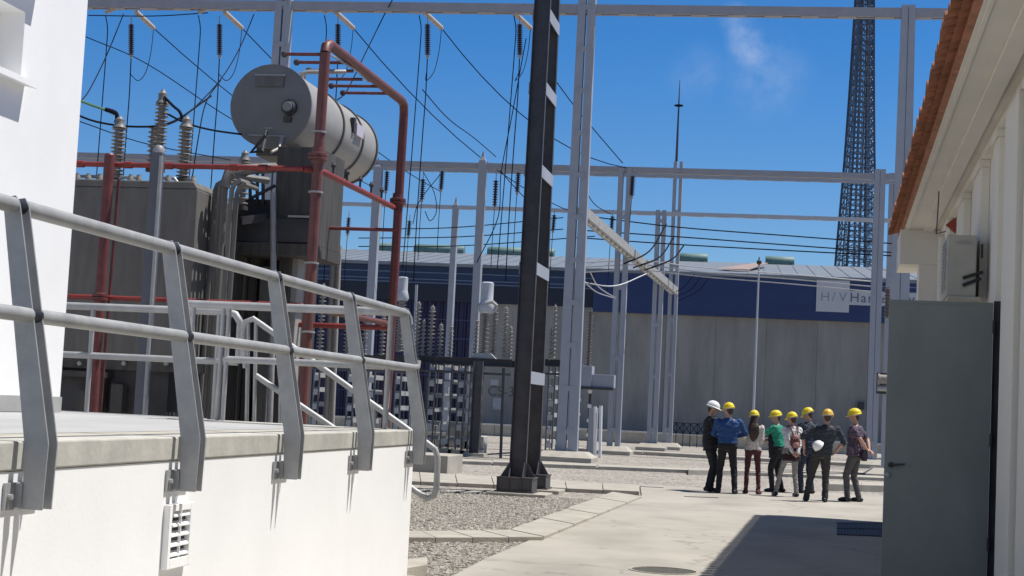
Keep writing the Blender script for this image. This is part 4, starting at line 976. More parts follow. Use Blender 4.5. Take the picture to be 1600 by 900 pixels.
# cabinet lettering on the concrete wall
cs = thing('wall_notice', 'faint marking and small pale notice painted on the concrete wall left of the dark column', 'notice', (-1.5, YH, 0))
p = atY(764, 618, YH); text_obj('CS-3', .85, (p.x, YH+.015, p.z), mat('dark_stencil', (.10,.10,.11), .8), cs, 'lettering')
p = atY(781, 640, YH); MB().box(p.x-.35, p.x+.35, YH-.02, YH+.015, p.z, p.z+.7).build('notice_board', mat('pale_notice', (.42,.42,.45), .7), cs)
p = atY(775, 602, YH); MB().box(p.x-.25, p.x+.25, YH-.02, YH+.015, p.z, p.z+.35).build('small_notice', mat('pale_notice', (.42,.42,.45), .7), cs)
cs.rotation_euler.z = math.atan(.035)
# faded marks on the wall to the right
p = atY(1345, 632, YH); o = MB().box(p.x-.2, p.x+.2, YH-.08, YH+.015, p.z-.3, p.z+.15).build('wall_box', blacks); tag(o, 'small dark box fixed on the concrete wall above the rightmost helmet', 'box')
# low wall in front of the hall
YL = 79.0
zl_ = atY(1000, 674, YL).z
lw = thing('low_wall', 'low pale concrete boundary wall in front of the hall', 'wall', (-10, YL, 0))
m = MB(); x = -45
while x < 20: m.box(x+.01, x+4.99, YL, YL+.2, -.1, zl_-.08); x += 5
m.build('wall_panel', conc, lw); MB().box(-45, 20, YL-.05, YL+.25, zl_-.08, zl_).build('coping', mat('pale_coping', (.55,.53,.5), .8), lw)
# small trestle railing right of the mast
fr = thing('barrier', 'low dark cross braced barrier behind the white helmeted visitor', 'barrier', (atY(1070, 690, 77).x, 77, 0))
p0 = atY(1046, 660, 77); p1 = atY(1112, 662, 77); z = p0.z; m = MB(); m.bar((p0.x,77,z),(p1.x,77,z),.03,.03); m.bar((p0.x,77,z-.5),(p1.x,77,z-.5),.03,.03); n = 6
for k in range(n+1): x = p0.x+(p1.x-p0.x)*k/n; m.bar((x,77,0),(x,77,z),.03,.03)
for k in range(n):
    xa_ = p0.x+(p1.x-p0.x)*k/n; xb_ = p0.x+(p1.x-p0.x)*(k+1)/n; m.bar((xa_,77,z-.5),(xb_,77,z),.035,.035); m.bar((xb_,77,z-.5),(xa_,77,z),.035,.035)
m.build('frame', wire_m, fr)
# slender white pole with a dark finial
a = atY(1175, 700, 62); t = atY(1186, 414, 62)
po = thing('slender_pole', 'slender white pole with a small dark finial behind the visitors', 'pole', (a.x, 62, 0))
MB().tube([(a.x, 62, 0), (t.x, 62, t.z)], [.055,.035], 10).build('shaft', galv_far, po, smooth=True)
MB().lathe((t.x, 62, t.z), [(.03,0),(.10,.06),(.10,.15),(.04,.2),(.015,.32)], 10).build('finial', blacks, po, smooth=True)

# ================================================================== lattice tower
YT = 150.0
tw = thing('lattice_tower', 'very tall dark lattice tower rising behind the hall at the right', 'tower', (atY(1335, 410, YT).x, YT, 0))
def tw_w(z):   # half width
    pts = [(0, 2.45), (17, 1.80), (26, 1.33), (34, 1.04), (42, .82), (60, .55)]
    for (z0, a0), (z1, a1) in zip(pts, pts[1:]):
        if z <= z1: return a0+(a1-a0)*(z-z0)/(z1-z0)
    return .6
ctx = atY(1335, 410, YT).x+.22
tdm = mat('tower_dark_steel', (.065,.09,.145), .5, var=.3, scale=1); tlm = mat('tower_pale_steel', (.16,.20,.27), .5, var=.3, scale=1)
ths = R(20)
def cpt(i, z, f=1.0):
    w_ = tw_w(z)*.82; x, y = [(-1,-1),(1,-1),(1,1),(-1,1)][i]; x *= w_*f; y *= w_*f
    return V((ctx + x*math.cos(ths)-y*math.sin(ths), YT+2 + x*math.sin(ths)+y*math.cos(ths), z))
m = MB()
for i in range(4):
    for z in range(0, 60, 3): m.bar(cpt(i, z), cpt(i, z+3), .22, .22)
m.build('legs', tdm, tw)
m = MB(); m2 = MB(); z = 0.0; k = 0
while z < 59:
    st_ = 1.0
    for i in range(4):
        a, b = cpt(i, z), cpt((i+1) % 4, z); c, d = cpt(i, z+st_), cpt((i+1) % 4, z+st_)
        m.bar(a, b, .10, .10); mid0 = a.lerp(b, .5); mid1 = c.lerp(d, .5)
        m.bar(a, mid1, .07, .07); m.bar(b, mid1, .07, .07)
        for f in (.22, .36, .64, .78):
            m2.bar(a.lerp(b, f), c.lerp(d, f), .10 if f in (.36,.64) else .06, .07)
    z += st_; k += 1
m.build('bracing', tdm, tw); m2.build('inner_verticals', tlm, tw)
m = MB()
for z in range(0, 59, 1):
    for i in (0, 2): m.bar(cpt(i, z+.5), cpt((i+1) % 4, z+.5), .07, .07); 
    m.bar(cpt(0, z+.3, .4), cpt(2, z+.3, .4), .06, .06)
m.tube([(ctx-.2, YT+2, 0), (ctx-.2, YT+2, 59)], .12, 6); m.tube([(ctx+.3, YT+2, 0), (ctx+.3, YT+2, 59)], .1, 6)
m.build('cable_ladder', tlm, tw)

# ================================================================== right building
TH = math.atan(.027); dS = V((math.sin(TH), math.cos(TH), 0)); dT = V((math.cos(TH), -math.sin(TH), 0)); OB = V((.745, 0, 0))
def B(s, t_, z): return OB + dS*s + dT*t_ + V((0, 0, z))   # t_ measured inwards from the eave edge
class BB(MB):
    def bx(s, s0, s1, t0, t1, z0, z1):
        return s.add([B(s0,t0,z0),B(s1,t0,z0),B(s1,t1,z0),B(s0,t1,z0),B(s0,t0,z1),B(s1,t0,z1),B(s1,t1,z1),B(s0,t1,z1)], [(3,2,1,0),(4,5,6,7),(0,1,5,4),(1,2,6,5),(2,3,7,6),(3,0,4,7)])
L0 = .745
def T(tp): return tp*.905-L0      # camera-lateral distance -> t_
ZE = EYE+3.08
rb = thing('tiled_building', 'cream rendered building with a terracotta tiled eave on the right', 'building', B(14, 1, 0))
tile = mat('terracotta_tile', (.33,.14,.075), .85, var=.35, scale=6, bump=.15, bscale=30)
SE = 26.5
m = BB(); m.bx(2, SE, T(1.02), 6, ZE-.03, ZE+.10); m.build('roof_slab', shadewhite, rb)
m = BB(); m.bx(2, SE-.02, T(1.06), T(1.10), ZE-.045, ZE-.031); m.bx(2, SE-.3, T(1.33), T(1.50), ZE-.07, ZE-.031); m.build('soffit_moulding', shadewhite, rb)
# barrel tiles
slope = .33
mt = BB(); s = 2.0; pitch = .25; k = 0
while s < SE:
    n = 7; r = .115
    for (t0, t1, zz) in ((-.035+random.uniform(-.012,.012), .42, .0), (.34, .80, .03), (.72, 1.2, .06)):
        vs = []
        for tt, rr in ((t0, r*1.0), (t1, r*.86)):
            for i in range(n+1):
                a = math.pi*i/n; vs.append(B(s+math.cos(a)*rr, tt, ZE+zz+.03+tt*slope+math.sin(a)*rr*.75))
        for tt, rr in ((t0, r*.82), (t1, r*.68)):
            for i in range(n+1):
                a = math.pi*i/n; vs.append(B(s+math.cos(a)*rr, tt, ZE+zz+.03+tt*slope+math.sin(a)*rr*.75))
        N1 = n+1; fs = []
        for i in range(n):
            fs += [(i, i+1, N1+i+1, N1+i), (2*N1+i+1, 2*N1+i, 3*N1+i, 3*N1+i+1), (i+1, i, 2*N1+i, 2*N1+i+1)]
        mt.add(vs, fs)
    # channel tile between
    if s+pitch < SE:
        vs = []
        for tt in (.05, 1.2):
            for i in range(n+1):
                a = math.pi*i/n; vs.append(B(s+pitch/2+math.cos(a)*.10, tt, ZE+.045+tt*slope-math.sin(a)*.045))
        mt.add(vs, [(i, i+1, n+1+i+1, n+1+i) for i in range(n)])
    s += pitch
mt.build('eave_tiles', tile, rb, recalc=False)
m = BB(); m.add([B(2,.13,ZE-.02),B(SE,.13,ZE-.02),B(SE,.178,ZE-.028),B(2,.178,ZE-.028),B(2,.13,ZE+.05),B(SE,.13,ZE+.05),B(SE,.178,ZE+.07),B(2,.178,ZE+.07)], [(3,2,1,0),(4,5,6,7),(0,1,5,4),(1,2,6,5),(2,3,7,6),(3,0,4,7)])
m.build('tile_bed', tile, rb)
m = BB(); m.add([B(2,1.1,ZE+.36),B(SE,1.1,ZE+.36),B(SE,5,ZE+1.7),B(2,5,ZE+1.7)], [(0,1,2,3)]); m.build('roof', tile, rb)
# wall with recessed bays and pilasters
tw0, tw1 = T(1.62), T(1.72)
m = BB(); DH = 2.80; SD0, SD1 = 14.75, 15.9
m.bx(2, SD0, tw1, tw1+.3, 0, ZE-.032); m.bx(SD1, SE-1.2, tw1, tw1+.3, 0, ZE-.032); m.bx(SD0, SD1, tw1, tw1+.3, DH+.02, ZE-.032)
m.bx(2, 2.3, tw1+.31, 5.5, 0, ZE-.032); m.bx(SE-1.5, SE-1.2, tw1+.31, 5.5, 0, ZE-.032); m.bx(2.31, SE-1.51, 5.2, 5.5, 0, ZE-.032)
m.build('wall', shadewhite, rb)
for sc_ in (17.8, 20.3, 22.9, 12.6, 10.0):
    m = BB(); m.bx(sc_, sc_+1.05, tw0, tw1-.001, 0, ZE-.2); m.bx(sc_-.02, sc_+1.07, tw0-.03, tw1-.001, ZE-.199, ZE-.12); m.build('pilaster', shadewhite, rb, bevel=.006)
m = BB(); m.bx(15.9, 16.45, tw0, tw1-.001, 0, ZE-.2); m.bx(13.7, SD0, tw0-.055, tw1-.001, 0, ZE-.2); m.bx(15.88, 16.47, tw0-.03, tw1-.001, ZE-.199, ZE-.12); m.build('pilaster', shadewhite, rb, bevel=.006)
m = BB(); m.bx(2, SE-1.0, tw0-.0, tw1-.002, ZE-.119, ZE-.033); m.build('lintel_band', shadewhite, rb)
# far gable return beam and corner pier
m = BB(); m.bx(SE-1.5, SE-.02, T(.96), tw1+.35, EYE+2.50, ZE-.031); m.build('gable_beam', shadewhite, rb, bevel=.005)
m = BB(); m.bx(SE-1.5, SE-.9, T(1.28), tw1+.2, 0, EYE+2.499); m.build('corner_pier', shadewhite, rb, bevel=.008)
m = BB(); m.tube([B(23.3, T(1.53), 0), B(23.3, T(1.53), 4.3)], .045, 10); m.tube([B(22.0, T(1.55), 0), B(22.0, T(1.55), 4.2)], .035, 10); m.build('downpipe', shadewhite, rb, smooth=True)
m = BB(); m.tube([B(20.6, T(1.30), ZE-.07), B(20.6, T(1.28), ZE-.62), B(20.0, T(1.36), ZE-.66)], .008, 6); m.build('loose_cable', blacks, rb)
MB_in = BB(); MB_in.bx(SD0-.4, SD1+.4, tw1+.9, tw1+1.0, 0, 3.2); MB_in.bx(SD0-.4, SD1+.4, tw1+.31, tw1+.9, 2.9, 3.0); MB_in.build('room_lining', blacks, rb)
# steel door leaf swung open
dmat = mat('grey_green_door_paint', (.215,.245,.235), .45, var=.14, scale=1.6, stretch=(1,1,.45), detail=10, bump=.03, bscale=9)
dw = .985
hA = B(15.88, tw0-.02, 0); hB = hA - dT*dw + dS*0.02
def dbox(f0, f1, z0, z1, th0, th1):
    u = (hB-hA).normalized(); n_ = V((u.y, -u.x, 0)); 
    if n_.y > 0: n_ = -n_
    P = [hA+u*dw*f0+n_*th0, hA+u*dw*f1+n_*th0, hA+u*dw*f1+n_*th1, hA+u*dw*f0+n_*th1]
    return [(p.x, p.y, z0) for p in P] + [(p.x, p.y, z1) for p in P]
BF = [(3,2,1,0),(4,5,6,7),(0,1,5,4),(1,2,6,5),(2,3,7,6),(3,0,4,7)]
dr = MB().add(dbox(0, 1, ROAD+.015, DH, 0, .045), BF).build('door', dmat, rb, bevel=.004); dr['label'] = 'tall grey green steel door leaf swung open'
m = MB(); m.add(dbox(.02, .98, DH-.03, DH-.005, .0455, .052), BF); m.build('top_edge_strip', dmat, dr)
hz_ = atY(1405, 727, 15.8).z
m = MB(); u = (hB-hA).normalized(); n_ = V((0,-1,0)); p = hA+u*dw*.94+V((0,0,hz_)); m.lathe(p+n_*.045, [(.028,0),(.028,.012),(.014,.014),(.014,.06)], 14, axis=n_)
m.tube([p+n_*.095, p+n_*.10-u*.13+V((0,0,.012))], .010, 8); m.build('handle', blacks, dr, smooth=True)
m = MB(); p = hA+u*dw*.965+V((0,0,hz_-.10)); m.lathe(p+n_*.045, [(.024,0),(.024,.012),(.010,.016)], 14, axis=n_); m.build('lock_cylinder', galv, dr, smooth=True)
m = MB()
for zz in (.4, 1.4, 2.5): m.tube([hA+V((.012,-.03,zz)), hA+V((.012,-.03,zz+.13))], .013, 8)
m.build('hinge', blacks, dr)
MB().add([tuple(B(s_, t_, z_)) for z_ in (0, DH+.02) for (s_, t_) in ((15.885,tw0+.0-.01),(15.9,tw0-.01),(15.9,tw0+.09),(15.885,tw0+.09))], BF).build('frame_jamb', blacks, dr)
# air conditioner on the wall
ac = thing('air_conditioner', 'weathered grey air conditioner unit fixed high on the wall above the door', 'air conditioner', B(17.9, tw0-.2, EYE+1.4))
za_ = EYE+1.42; zb_ = EYE+2.09
am = mat('aged_white_metal', (.42,.41,.37), .6, var=.12, scale=3)
m = BB(); m.bx(17.55, 18.35, tw0-.36, tw0-.05, za_, zb_); m.build('casing', am, ac, bevel=.01)
m = BB(); m.bx(17.53, 17.549, tw0-.27, tw0-.12, zb_-.09, zb_-.075); m.build('grip', galv, ac)
m = BB()
for k in range(14): m.bx(17.62, 18.28, tw0-.372, tw0-.361, za_+.08+k*.04, za_+.095+k*.04)
m.build('grille', galv, ac)
m = BB(); m.bar(B(17.53, tw0-.19, za_+.2), B(17.53, tw0+.02, za_+.27), .03, .035); m.build('pipe_stub', black, ac)
m = BB(); m.bar(B(17.53, tw0-.19, za_+.12), B(17.53, tw0+.0, za_+.2), .03, .035); m.build('pipe_stub', black, ac)
m = BB(); m.bx(17.5, 17.53, tw0-.01, tw0+.012, zb_-.25, zb_-.1); m.build('wall_clip', black, ac)
m = BB(); m.bx(17.5, 18.4, tw0-.34, tw0-.001, za_-.035, za_-.003); m.build('shelf_bracket', am, ac)
# red triangular warning sign on the pilaster
ts = BB(); zq = EYE+2.86
ts.ext([B(22.88, tw0-.06, zq), B(22.88, tw1-.01, zq+.12), B(22.88, tw1-.01, zq-.12)], dS*(-.012)); o = ts.build('warning_sign', mat('sign_red', (.30,.05,.03), .5)); tag(o, 'small red triangular sign on the cream wall above the air conditioner', 'sign')
# ================================================================== people
def sphere(m, c, r, n=12, k=7, sc=(1,1,1), rot=None):
    c = V(c); vs = []; fs = []
    for i in range(1, k):
        a = math.pi*i/k
        for j in range(n):
            b = 2*math.pi*j/n; p = V((math.sin(a)*math.cos(b)*r*sc[0], math.sin(a)*math.sin(b)*r*sc[1], math.cos(a)*r*sc[2]))
            if rot is not None: p = rot @ p
            vs.append(c+p)
    tp = V((0,0,r*sc[2])); bt = V((0,0,-r*sc[2]))
    if rot is not None: tp = rot @ tp; bt = rot @ bt
    vs += [c+tp, c+bt]; T_ = len(vs)-2; Bt = len(vs)-1
    for i in range(k-2):
        for j in range(n): fs.append((i*n+j, (i+1)*n+j, (i+1)*n+(j+1) % n, i*n+(j+1) % n))
    for j in range(n): fs.append((T_, j, (j+1) % n)); fs.append((Bt, (k-2)*n+(j+1) % n, (k-2)*n+j))
    m.add(vs, fs)
def chain(m, pts, rs, n=12):
    for i in range(len(pts)-1): m.tube([pts[i], pts[i+1]], [rs[i], rs[i+1]], n)
    for p, r in zip(pts, rs): sphere(m, p, r*.995, n, 7)
def rings(m, R_, n=22, pw=2.3):
    """R_: (x, y, z, a, b) stacked super-ellipses"""
    k0 = len(m.v)
    for (x, y, z, a, b) in R_:
        for j in range(n):
            t = 2*math.pi*j/n; c, s = math.cos(t), math.sin(t)
            m.v.append(V((x+a*math.copysign(abs(c)**(2/pw), c), y+b*math.copysign(abs(s)**(2/pw), s), z)))
    for i in range(len(R_)-1):
        for j in range(n): m.f.append((k0+i*n+j, k0+i*n+(j+1) % n, k0+(i+1)*n+(j+1) % n, k0+(i+1)*n+j))
    m.f.append(tuple(k0+j for j in range(n))[::-1]); m.f.append(tuple(k0+(len(R_)-1)*n+j for j in range(n)))
def ik(a, c, l1, l2, hint):
    a, c = V(a), V(c); d = c-a; L = min(d.length, (l1+l2)*.995); d.normalize(); c = a+d*L
    x = (l1*l1-l2*l2+L*L)/(2*L); h = math.sqrt(max(0, l1*l1-x*x)); hn = V(hint); hn = (hn-d*hn.dot(d)).normalized()
    return a+d*x+hn*h, c
def hand(m, w, d, pn, side, curl=.6, s=1.0):
    """w wrist, d hand direction, pn palm normal"""
    d = V(d).normalized(); pn = V(pn); pn = (pn-d*pn.dot(d)).normalized(); lat = d.cross(pn).normalized()*side
    Rm = Matrix((lat, pn, d)).transposed()
    sphere(m, w+d*.048*s, .05*s, 12, 8, (.85, .36, 1.05), Rm)
    for i, L in enumerate((.068, .078, .072, .056)):
        b = w+d*.078*s+lat*((1.5-i)*.020*s)
        q = b+(d*math.cos(curl*.6)+pn*math.sin(curl*.6))*L*.5*s
        e = q+(d*math.cos(curl*1.7)+pn*math.sin(curl*1.7))*L*.5*s
        chain(m, [b-d*.02, b, q, e], [.0105*s, .0105*s, .0095*s, .0075*s], 8)
    b = w+d*.02*s+lat*.030*s; q = b+(d*.6+lat*.7+pn*.3).normalized()*.038*s; e = q+(d*.85+lat*.25+pn*.45).normalized()*.034*s
    chain(m, [b, q, e], [.013*s, .0115*s, .009*s], 8)
import time
TT = [0,0]
def remesh(m, name, mt, parent, voxel, wr=0.0, wsc=9.0, smooth=2):
    me = bpy.data.meshes.new(name); me.from_pydata(m.v, [], m.f)
    bm = bmesh.new(); bm.from_mesh(me); bmesh.ops.recalc_face_normals(bm, faces=bm.faces); bm.to_mesh(me); bm.free()
    o = bpy.data.objects.new(name, me); C.objects.link(o)
    r = o.modifiers.new('r', 'REMESH'); r.mode = 'VOXEL'; r.voxel_size = voxel; r.use_smooth_shade = True
    if smooth: s_ = o.modifiers.new('s', 'SMOOTH'); s_.iterations = smooth; s_.factor = .5
    bpy.context.view_layer.update()
    m2 = bpy.data.meshes.new_from_object(o.evaluated_get(bpy.context.evaluated_depsgraph_get()))
    o.modifiers.clear(); o.data = m2; bpy.data.meshes.remove(me); m2.name = name
    if wr:
        off = V((random.random()*50, random.random()*50, 0))
        for v in m2.vertices:
            p = v.co; n1 = noise.noise(V((p.x*wsc, p.y*wsc, p.z*wsc*1.6))+off); n2 = noise.noise(V((p.x*wsc*2.2, p.y*wsc*2.2, p.z*wsc*3))+off)
            n3 = abs(noise.noise(V((p.x*wsc*1.1+p.z*6, p.y*wsc*1.1, p.z*wsc*2.0))-off)); v.co = p + v.normal*(wr*(n1+.6*n2)-wr*1.3*max(0, .16-n3)/.16)
    m2.materials.clear(); m2.materials.append(mt)
    for p in m2.polygons: p.use_smooth = True
    o.parent = parent; return o
def xf(m, k):
    m.v = [p*k for p in m.v]; return m
def helmet_parts(mt, parent, cen, rot, k=1.0, strap=True):
    k = k*.88
    """hard hat: ribbed dome, front peak, rolled rim; cen = centre of the rim plane"""
    m = MB(); n = 28; rows = 9; vs = []
    for i in range(rows+1):
        a = math.pi/2*i/rows
        for j in range(n):
            b = 2*math.pi*j/n; x, y, z = math.cos(b)*math.cos(a)*.122, math.sin(b)*math.cos(a)*.148, math.sin(a)**.9*.135
            rib = 1+.035*max(0, 1-abs(x)/.02)*(1 if z > .02 else 0)+.018*max(0, 1-abs(abs(x)-.055)/.012)
            vs.append(V((x*rib, y*rib, z*rib)))
    m.add(vs, [(i*n+j, i*n+(j+1) % n, (i+1)*n+(j+1) % n, (i+1)*n+j) for i in range(rows) for j in range(n)])
    m.v = [cen + rot @ (p*k) for p in m.v]; dome = m
    m2 = MB(); vs = []
    for j in range(n):
        b = 2*math.pi*j/n; c, s = math.cos(b), math.sin(b)
        ext_ = .014 + (.05*max(0, s)**2.2)
        for (e, z) in ((0, .006), (ext_, -.004-.012*max(0, s)), (ext_, -.010-.012*max(0, s)), (-.004, -.004)):
            vs.append(V((c*(.122+e*.8), s*(.148+e), z)))
    m2.add(vs, [(j*4+q, ((j+1) % n)*4+q, ((j+1) % n)*4+(q+1) % 4, j*4+(q+1) % 4) for j in range(n) for q in range(4)])
    m2.v = [cen + rot @ (p*k) for p in m2.v]
    def raw(mm, nm, mt_, par):
        me = bpy.data.meshes.new(nm); me.from_pydata(mm.v, [], mm.f); bm = bmesh.new(); bm.from_mesh(me); bmesh.ops.remove_doubles(bm, verts=bm.verts, dist=1e-5); bmesh.ops.recalc_face_normals(bm, faces=bm.faces); bm.to_mesh(me); bm.free(); me.materials.append(mt_)
        for p in me.polygons: p.use_smooth = True
        o = bpy.data.objects.new(nm, me); C.objects.link(o); o.parent = par; return o
    h = raw(dome, 'helmet_shell', mt, parent); raw(m2, 'peak', mt, h)
    if strap:
        m3 = MB(); vs = []
        for j in range(n):
            b = 2*math.pi*j/n
            for z in (-.004, -.032): vs.append(V((math.cos(b)*.102, math.sin(b)*.120, z)))
        m3.add(vs, [(j*2, ((j+1) % n)*2, ((j+1) % n)*2+1, j*2+1) for j in range(n)]); m3.v = [cen + rot @ (p*k) for p in m3.v]
        raw(m3, 'headband', MATS.get('headband') or mat('headband', (.55,.55,.52), .6), h)
    return h
def person(label, px, py, H, face, shirt, pants, helmet, wr_l, wr_r, sleeve='long', hint_l=(-.6,-.5,-.6), hint_r=(.6,-.5,-.6), feet=((-.11,0),(.11,0)), lean=(0,0), head=(0,0), hem=.92, girth=1.0, woman=False,
           hand_l=None, hand_r=None, palm_l=(1,0,0), palm_r=(-1,0,0), shoes=None, hair='short', wide=1.0, pants_r=1.0, toe=0, curl=.7, coat=False):
    g0 = atZ(px, py, ROAD); th = R(face)
    t = thing('person', label, 'person', (g0.x, g0.y, ROAD)); t.rotation_euler.z = th
    k = H/1.75; sw = (.165 if woman else .185)*wide; lx, ly = lean
    def up(z): f = max(0, (z-.9))/.75; return V((lx*(.35+.65*f) if z >= .85 else lx*.35*z/.85, ly*f, 0))
    def P(x, y, z): return V((x, y, z)) + up(z)
    # arms
    A_ = []
    for sd, wr, hint in ((-1, wr_l, hint_l), (1, wr_r, hint_r)):
        s_ = P(sd*sw, 0, 1.415); e, w_ = ik(s_, P(*wr), .285, .26, hint); A_.append((s_, e, w_))
    Lg = []
    for i, sd in enumerate((-1, 1)):
        h = P(sd*.088, 0, .90); a = V((feet[i][0], feet[i][1], .085)); kn, a2 = ik(h, a, .42, .415, (sd*.12, 1, 0)); Lg.append((h, kn, V((a.x, a.y, .085))))
    gw, gd = girth, girth
    base = [(.84,.135,.095),(.92,.165,.118),(1.0,.15,.108),(1.1,.138,.10),(1.22,.155,.108),(1.32,.172,.112),(1.39,.175,.098),(1.44,.125,.075),(1.475,.062,.056)]
    if woman: base = [(.84,.14,.10),(.92,.172,.122),(1.0,.145,.105),(1.1,.122,.092),(1.22,.138,.108),(1.32,.155,.108),(1.39,.158,.09),(1.44,.11,.068),(1.475,.052,.05)]
    def ring(z, a, b, inf=0, wx=1): u = up(z); return (u.x, u.y, z, (a*gw*(wide if z > 1.15 else 1)+inf), (b*gd+inf))
    # body
    m = MB(); rings(m, [ring(z, a*(.90 if z < 1.05 else .97), b*(.90 if z < 1.05 else .97)) for z, a, b in base])
    nk = P(0, .0, 1.46); hc = P(0, .02, 1.635)
    chain(m, [nk, P(0, .012, 1.56)], [.056, .052])
    hr = Matrix.Rotation(R(head[0]), 3, 'Z') @ Matrix.Rotation(R(head[1]), 3, 'X')
    sphere(m, hc+hr @ V((0,0,.012)), .1, 20, 14, (.76, .95, 1.12), hr)
    sphere(m, hc+hr @ V((0,.03,-.055)), .06, 14, 10, (.92, .95, .95), hr)           # jaw
    sphere(m, hc+hr @ V((0,.098,-.012)), .018, 8, 6, (.75, 1.1, 1.5), hr)           # nose
    sphere(m, hc+hr @ V((0,.088,-.052)), .018, 8, 6, (1.3, .6, .5), hr)             # lips
    for sd in (-1, 1):
        sphere(m, hc+hr @ V((sd*.079,-.005,-.005)), .03, 10, 8, (.35, .65, 1.0), hr)
        sphere(m, hc+hr @ V((sd*.03,.086,.012)), .016, 8, 6, (1.1, .5, .5), hr)     # brow and cheek
        sphere(m, hc+hr @ V((sd*.038,.070,-.025)), .028, 8, 6, (1, .8, 1), hr)
    for i, (s_, e, w_) in enumerate(A_):
        chain(m, [s_, s_.lerp(e, .5), e, e.lerp(w_, .3), w_], [.052, .045, .038, .040, .026])
        hd = (hand_l if i == 0 else hand_r) or tuple((w_-e).normalized()); hand(m, w_, V(hd), V(palm_l if i == 0 else palm_r), -1 if i == 0 else 1, curl)
    for h, kn, a in Lg: chain(m, [h, kn, kn.lerp(a, .35), a], [.072*pants_r, .044*pants_r, .042*pants_r, .034]); chain(m, [a, a+V((0,.09,-.045))], [.034, .03])
    remesh(xf(m, k), 'body', skinm, t, .0085, smooth=1)
    # eyes (small dark irises set in the sockets)
    m = MB()
    for sd in (-1, 1): sphere(m, hc+hr @ V((sd*.031,.0905,-.001)), .0075, 8, 6, (1,.6,.8), hr)
    o = MB(); o.v, o.f = [p*k for p in m.v], m.f; me = bpy.data.meshes.new('eyes'); me.from_pydata(o.v, [], o.f); me.materials.append(black); ob = bpy.data.objects.new('eyes', me); C.objects.link(ob); ob.parent = t
    # shirt
    inf = .020 if not coat else .034
    m = MB()
    zs = [(z, a, b) for z, a, b in base if hem < z < 1.46]
    hb = [(a, b) for z, a, b in base if z >= hem][0]
    R_ = [ring(hem-.0, hb[0], hb[1], inf+.014)] + [ring(z, a, b, inf+(.012 if 1.0 <= z < 1.2 else 0)) for z, a, b in zs] + [ring(1.462, .075, .066, .012), ring(1.485, .055, .052, .008)]
    rings(m, R_)
    for s_, e, w_ in A_:
        if sleeve == 'long': chain(m, [s_-V((0,0,.005)), s_.lerp(e, .5), e, e.lerp(w_, .5), e.lerp(w_, .97)], [.072, .062, .055, .050, .040])
        elif sleeve == 'short': chain(m, [s_-V((0,0,.005)), s_.lerp(e, .35), s_.lerp(e, .72)], [.070, .066, .064])
        elif sleeve == 'rolled': chain(m, [s_-V((0,0,.005)), s_.lerp(e, .5), e, e.lerp(w_, .18)], [.072, .064, .058, .054])
    sh = remesh(xf(m, k), 'jacket' if coat else 'shirt', shirt, t, .011, .011, 9)
    # trousers
    m = MB(); rings(m, [ring(z, a, b, .018) for z, a, b in base if z < hem+.03] + ([ring(hem+.06, hb[0], hb[1], .004)]))
    q = pants_r
    for h, kn, a in Lg: chain(m, [h+V((0,0,-.02)), h.lerp(kn, .5), kn, kn.lerp(a, .4), a+V((0,.0,-.035))], [.098*q, .084*q, .068*q, .063*q, .058*q])
    remesh(xf(m, k), 'trousers', pants, t, .011, .009, 8)
    # shoes
    for h, kn, a in Lg:
        m = MB(); f = V((math.sin(-R(toe)) if a.x < 0 else math.sin(R(toe)), math.cos(R(toe)), 0)); b = V((a.x, a.y, 0))
        chain(m, [b-f*.045+V((0,0,.045)), b+f*.03+V((0,0,.048)), b+f*.11+V((0,0,.040)), b+f*.165+V((0,0,.030))], [.042,.046,.042,.030])
        m.v = [V((p.x, p.y, max(p.z, .002))) for p in m.v]
        remesh(xf(m, k), 'shoe', shoes or black, t, .009, smooth=1)
    # hair
    m = MB()
    sphere(m, hc+hr @ V((0,-.012,.015)), .100, 20, 12, (.80, .93, .98), hr)
    if hair == 'long':
        rings(m, [(up(1.2).x, up(1.2).y-.145, 1.12, .03, .018), (up(1.2).x+.01, up(1.2).y-.155, 1.20, .085, .028), (up(1.3).x+.01, up(1.3).y-.15, 1.32, .122, .038), (up(1.4).x, up(1.4).y-.125, 1.44, .118, .048), (up(1.5).x, up(1.5).y-.085, 1.53, .088, .055), (up(1.6).x, up(1.6).y-.05, 1.62, .082, .06)])
    else: sphere(m, hc+hr @ V((0,-.05,-.035)), .06, 14, 10, (1.05, .7, 1.0), hr)
    hmb = xf(m, k)
    # keep the face clear: hair stays behind the hairline
    ho = remesh(hmb, 'hair', hairm, t, .009, .006 if hair == 'long' else .002, 16)
    inv = hr.transposed()
    for v in ho.data.vertices:
        p = inv @ (v.co/k - hc)
        if p.z < .055 and p.y > .0: p.y = min(p.y, .0+.2*max(0, p.z)); v.co = (hc + hr @ p)*k
    helmet_parts(helmet, t, (hc+hr @ V((0,.0,.040)))*k, hr @ Matrix.Rotation(R(-4), 3, 'X'), k)
    return t, P, k, th
def cloth(name, col, **kw): return mat(name, col, kw.pop('rough', .85), var=kw.pop('var', .12), scale=kw.pop('scale', 14), **kw)
blk = cloth('black_suit_cloth', (.012,.012,.016)); bluec = cloth('blue_shirt_cloth', (.018,.065,.20)); blkt = cloth('black_trouser_cloth', (.012,.012,.015))
whc = cloth('white_knit', (.62,.58,.53)); mar = cloth('maroon_legging', (.085,.022,.03)); grn = cloth('green_shirt_cloth', (.02,.26,.17)); gryp = cloth('pale_grey_trousers', (.28,.265,.25))
nav = cloth('dark_navy_cloth', (.022,.03,.055)); dgr = cloth('charcoal_shirt_cloth', (.035,.042,.055)); dgt = cloth('charcoal_trousers', (.035,.033,.035)); dkt = cloth('grey_denim', (.085,.08,.085))
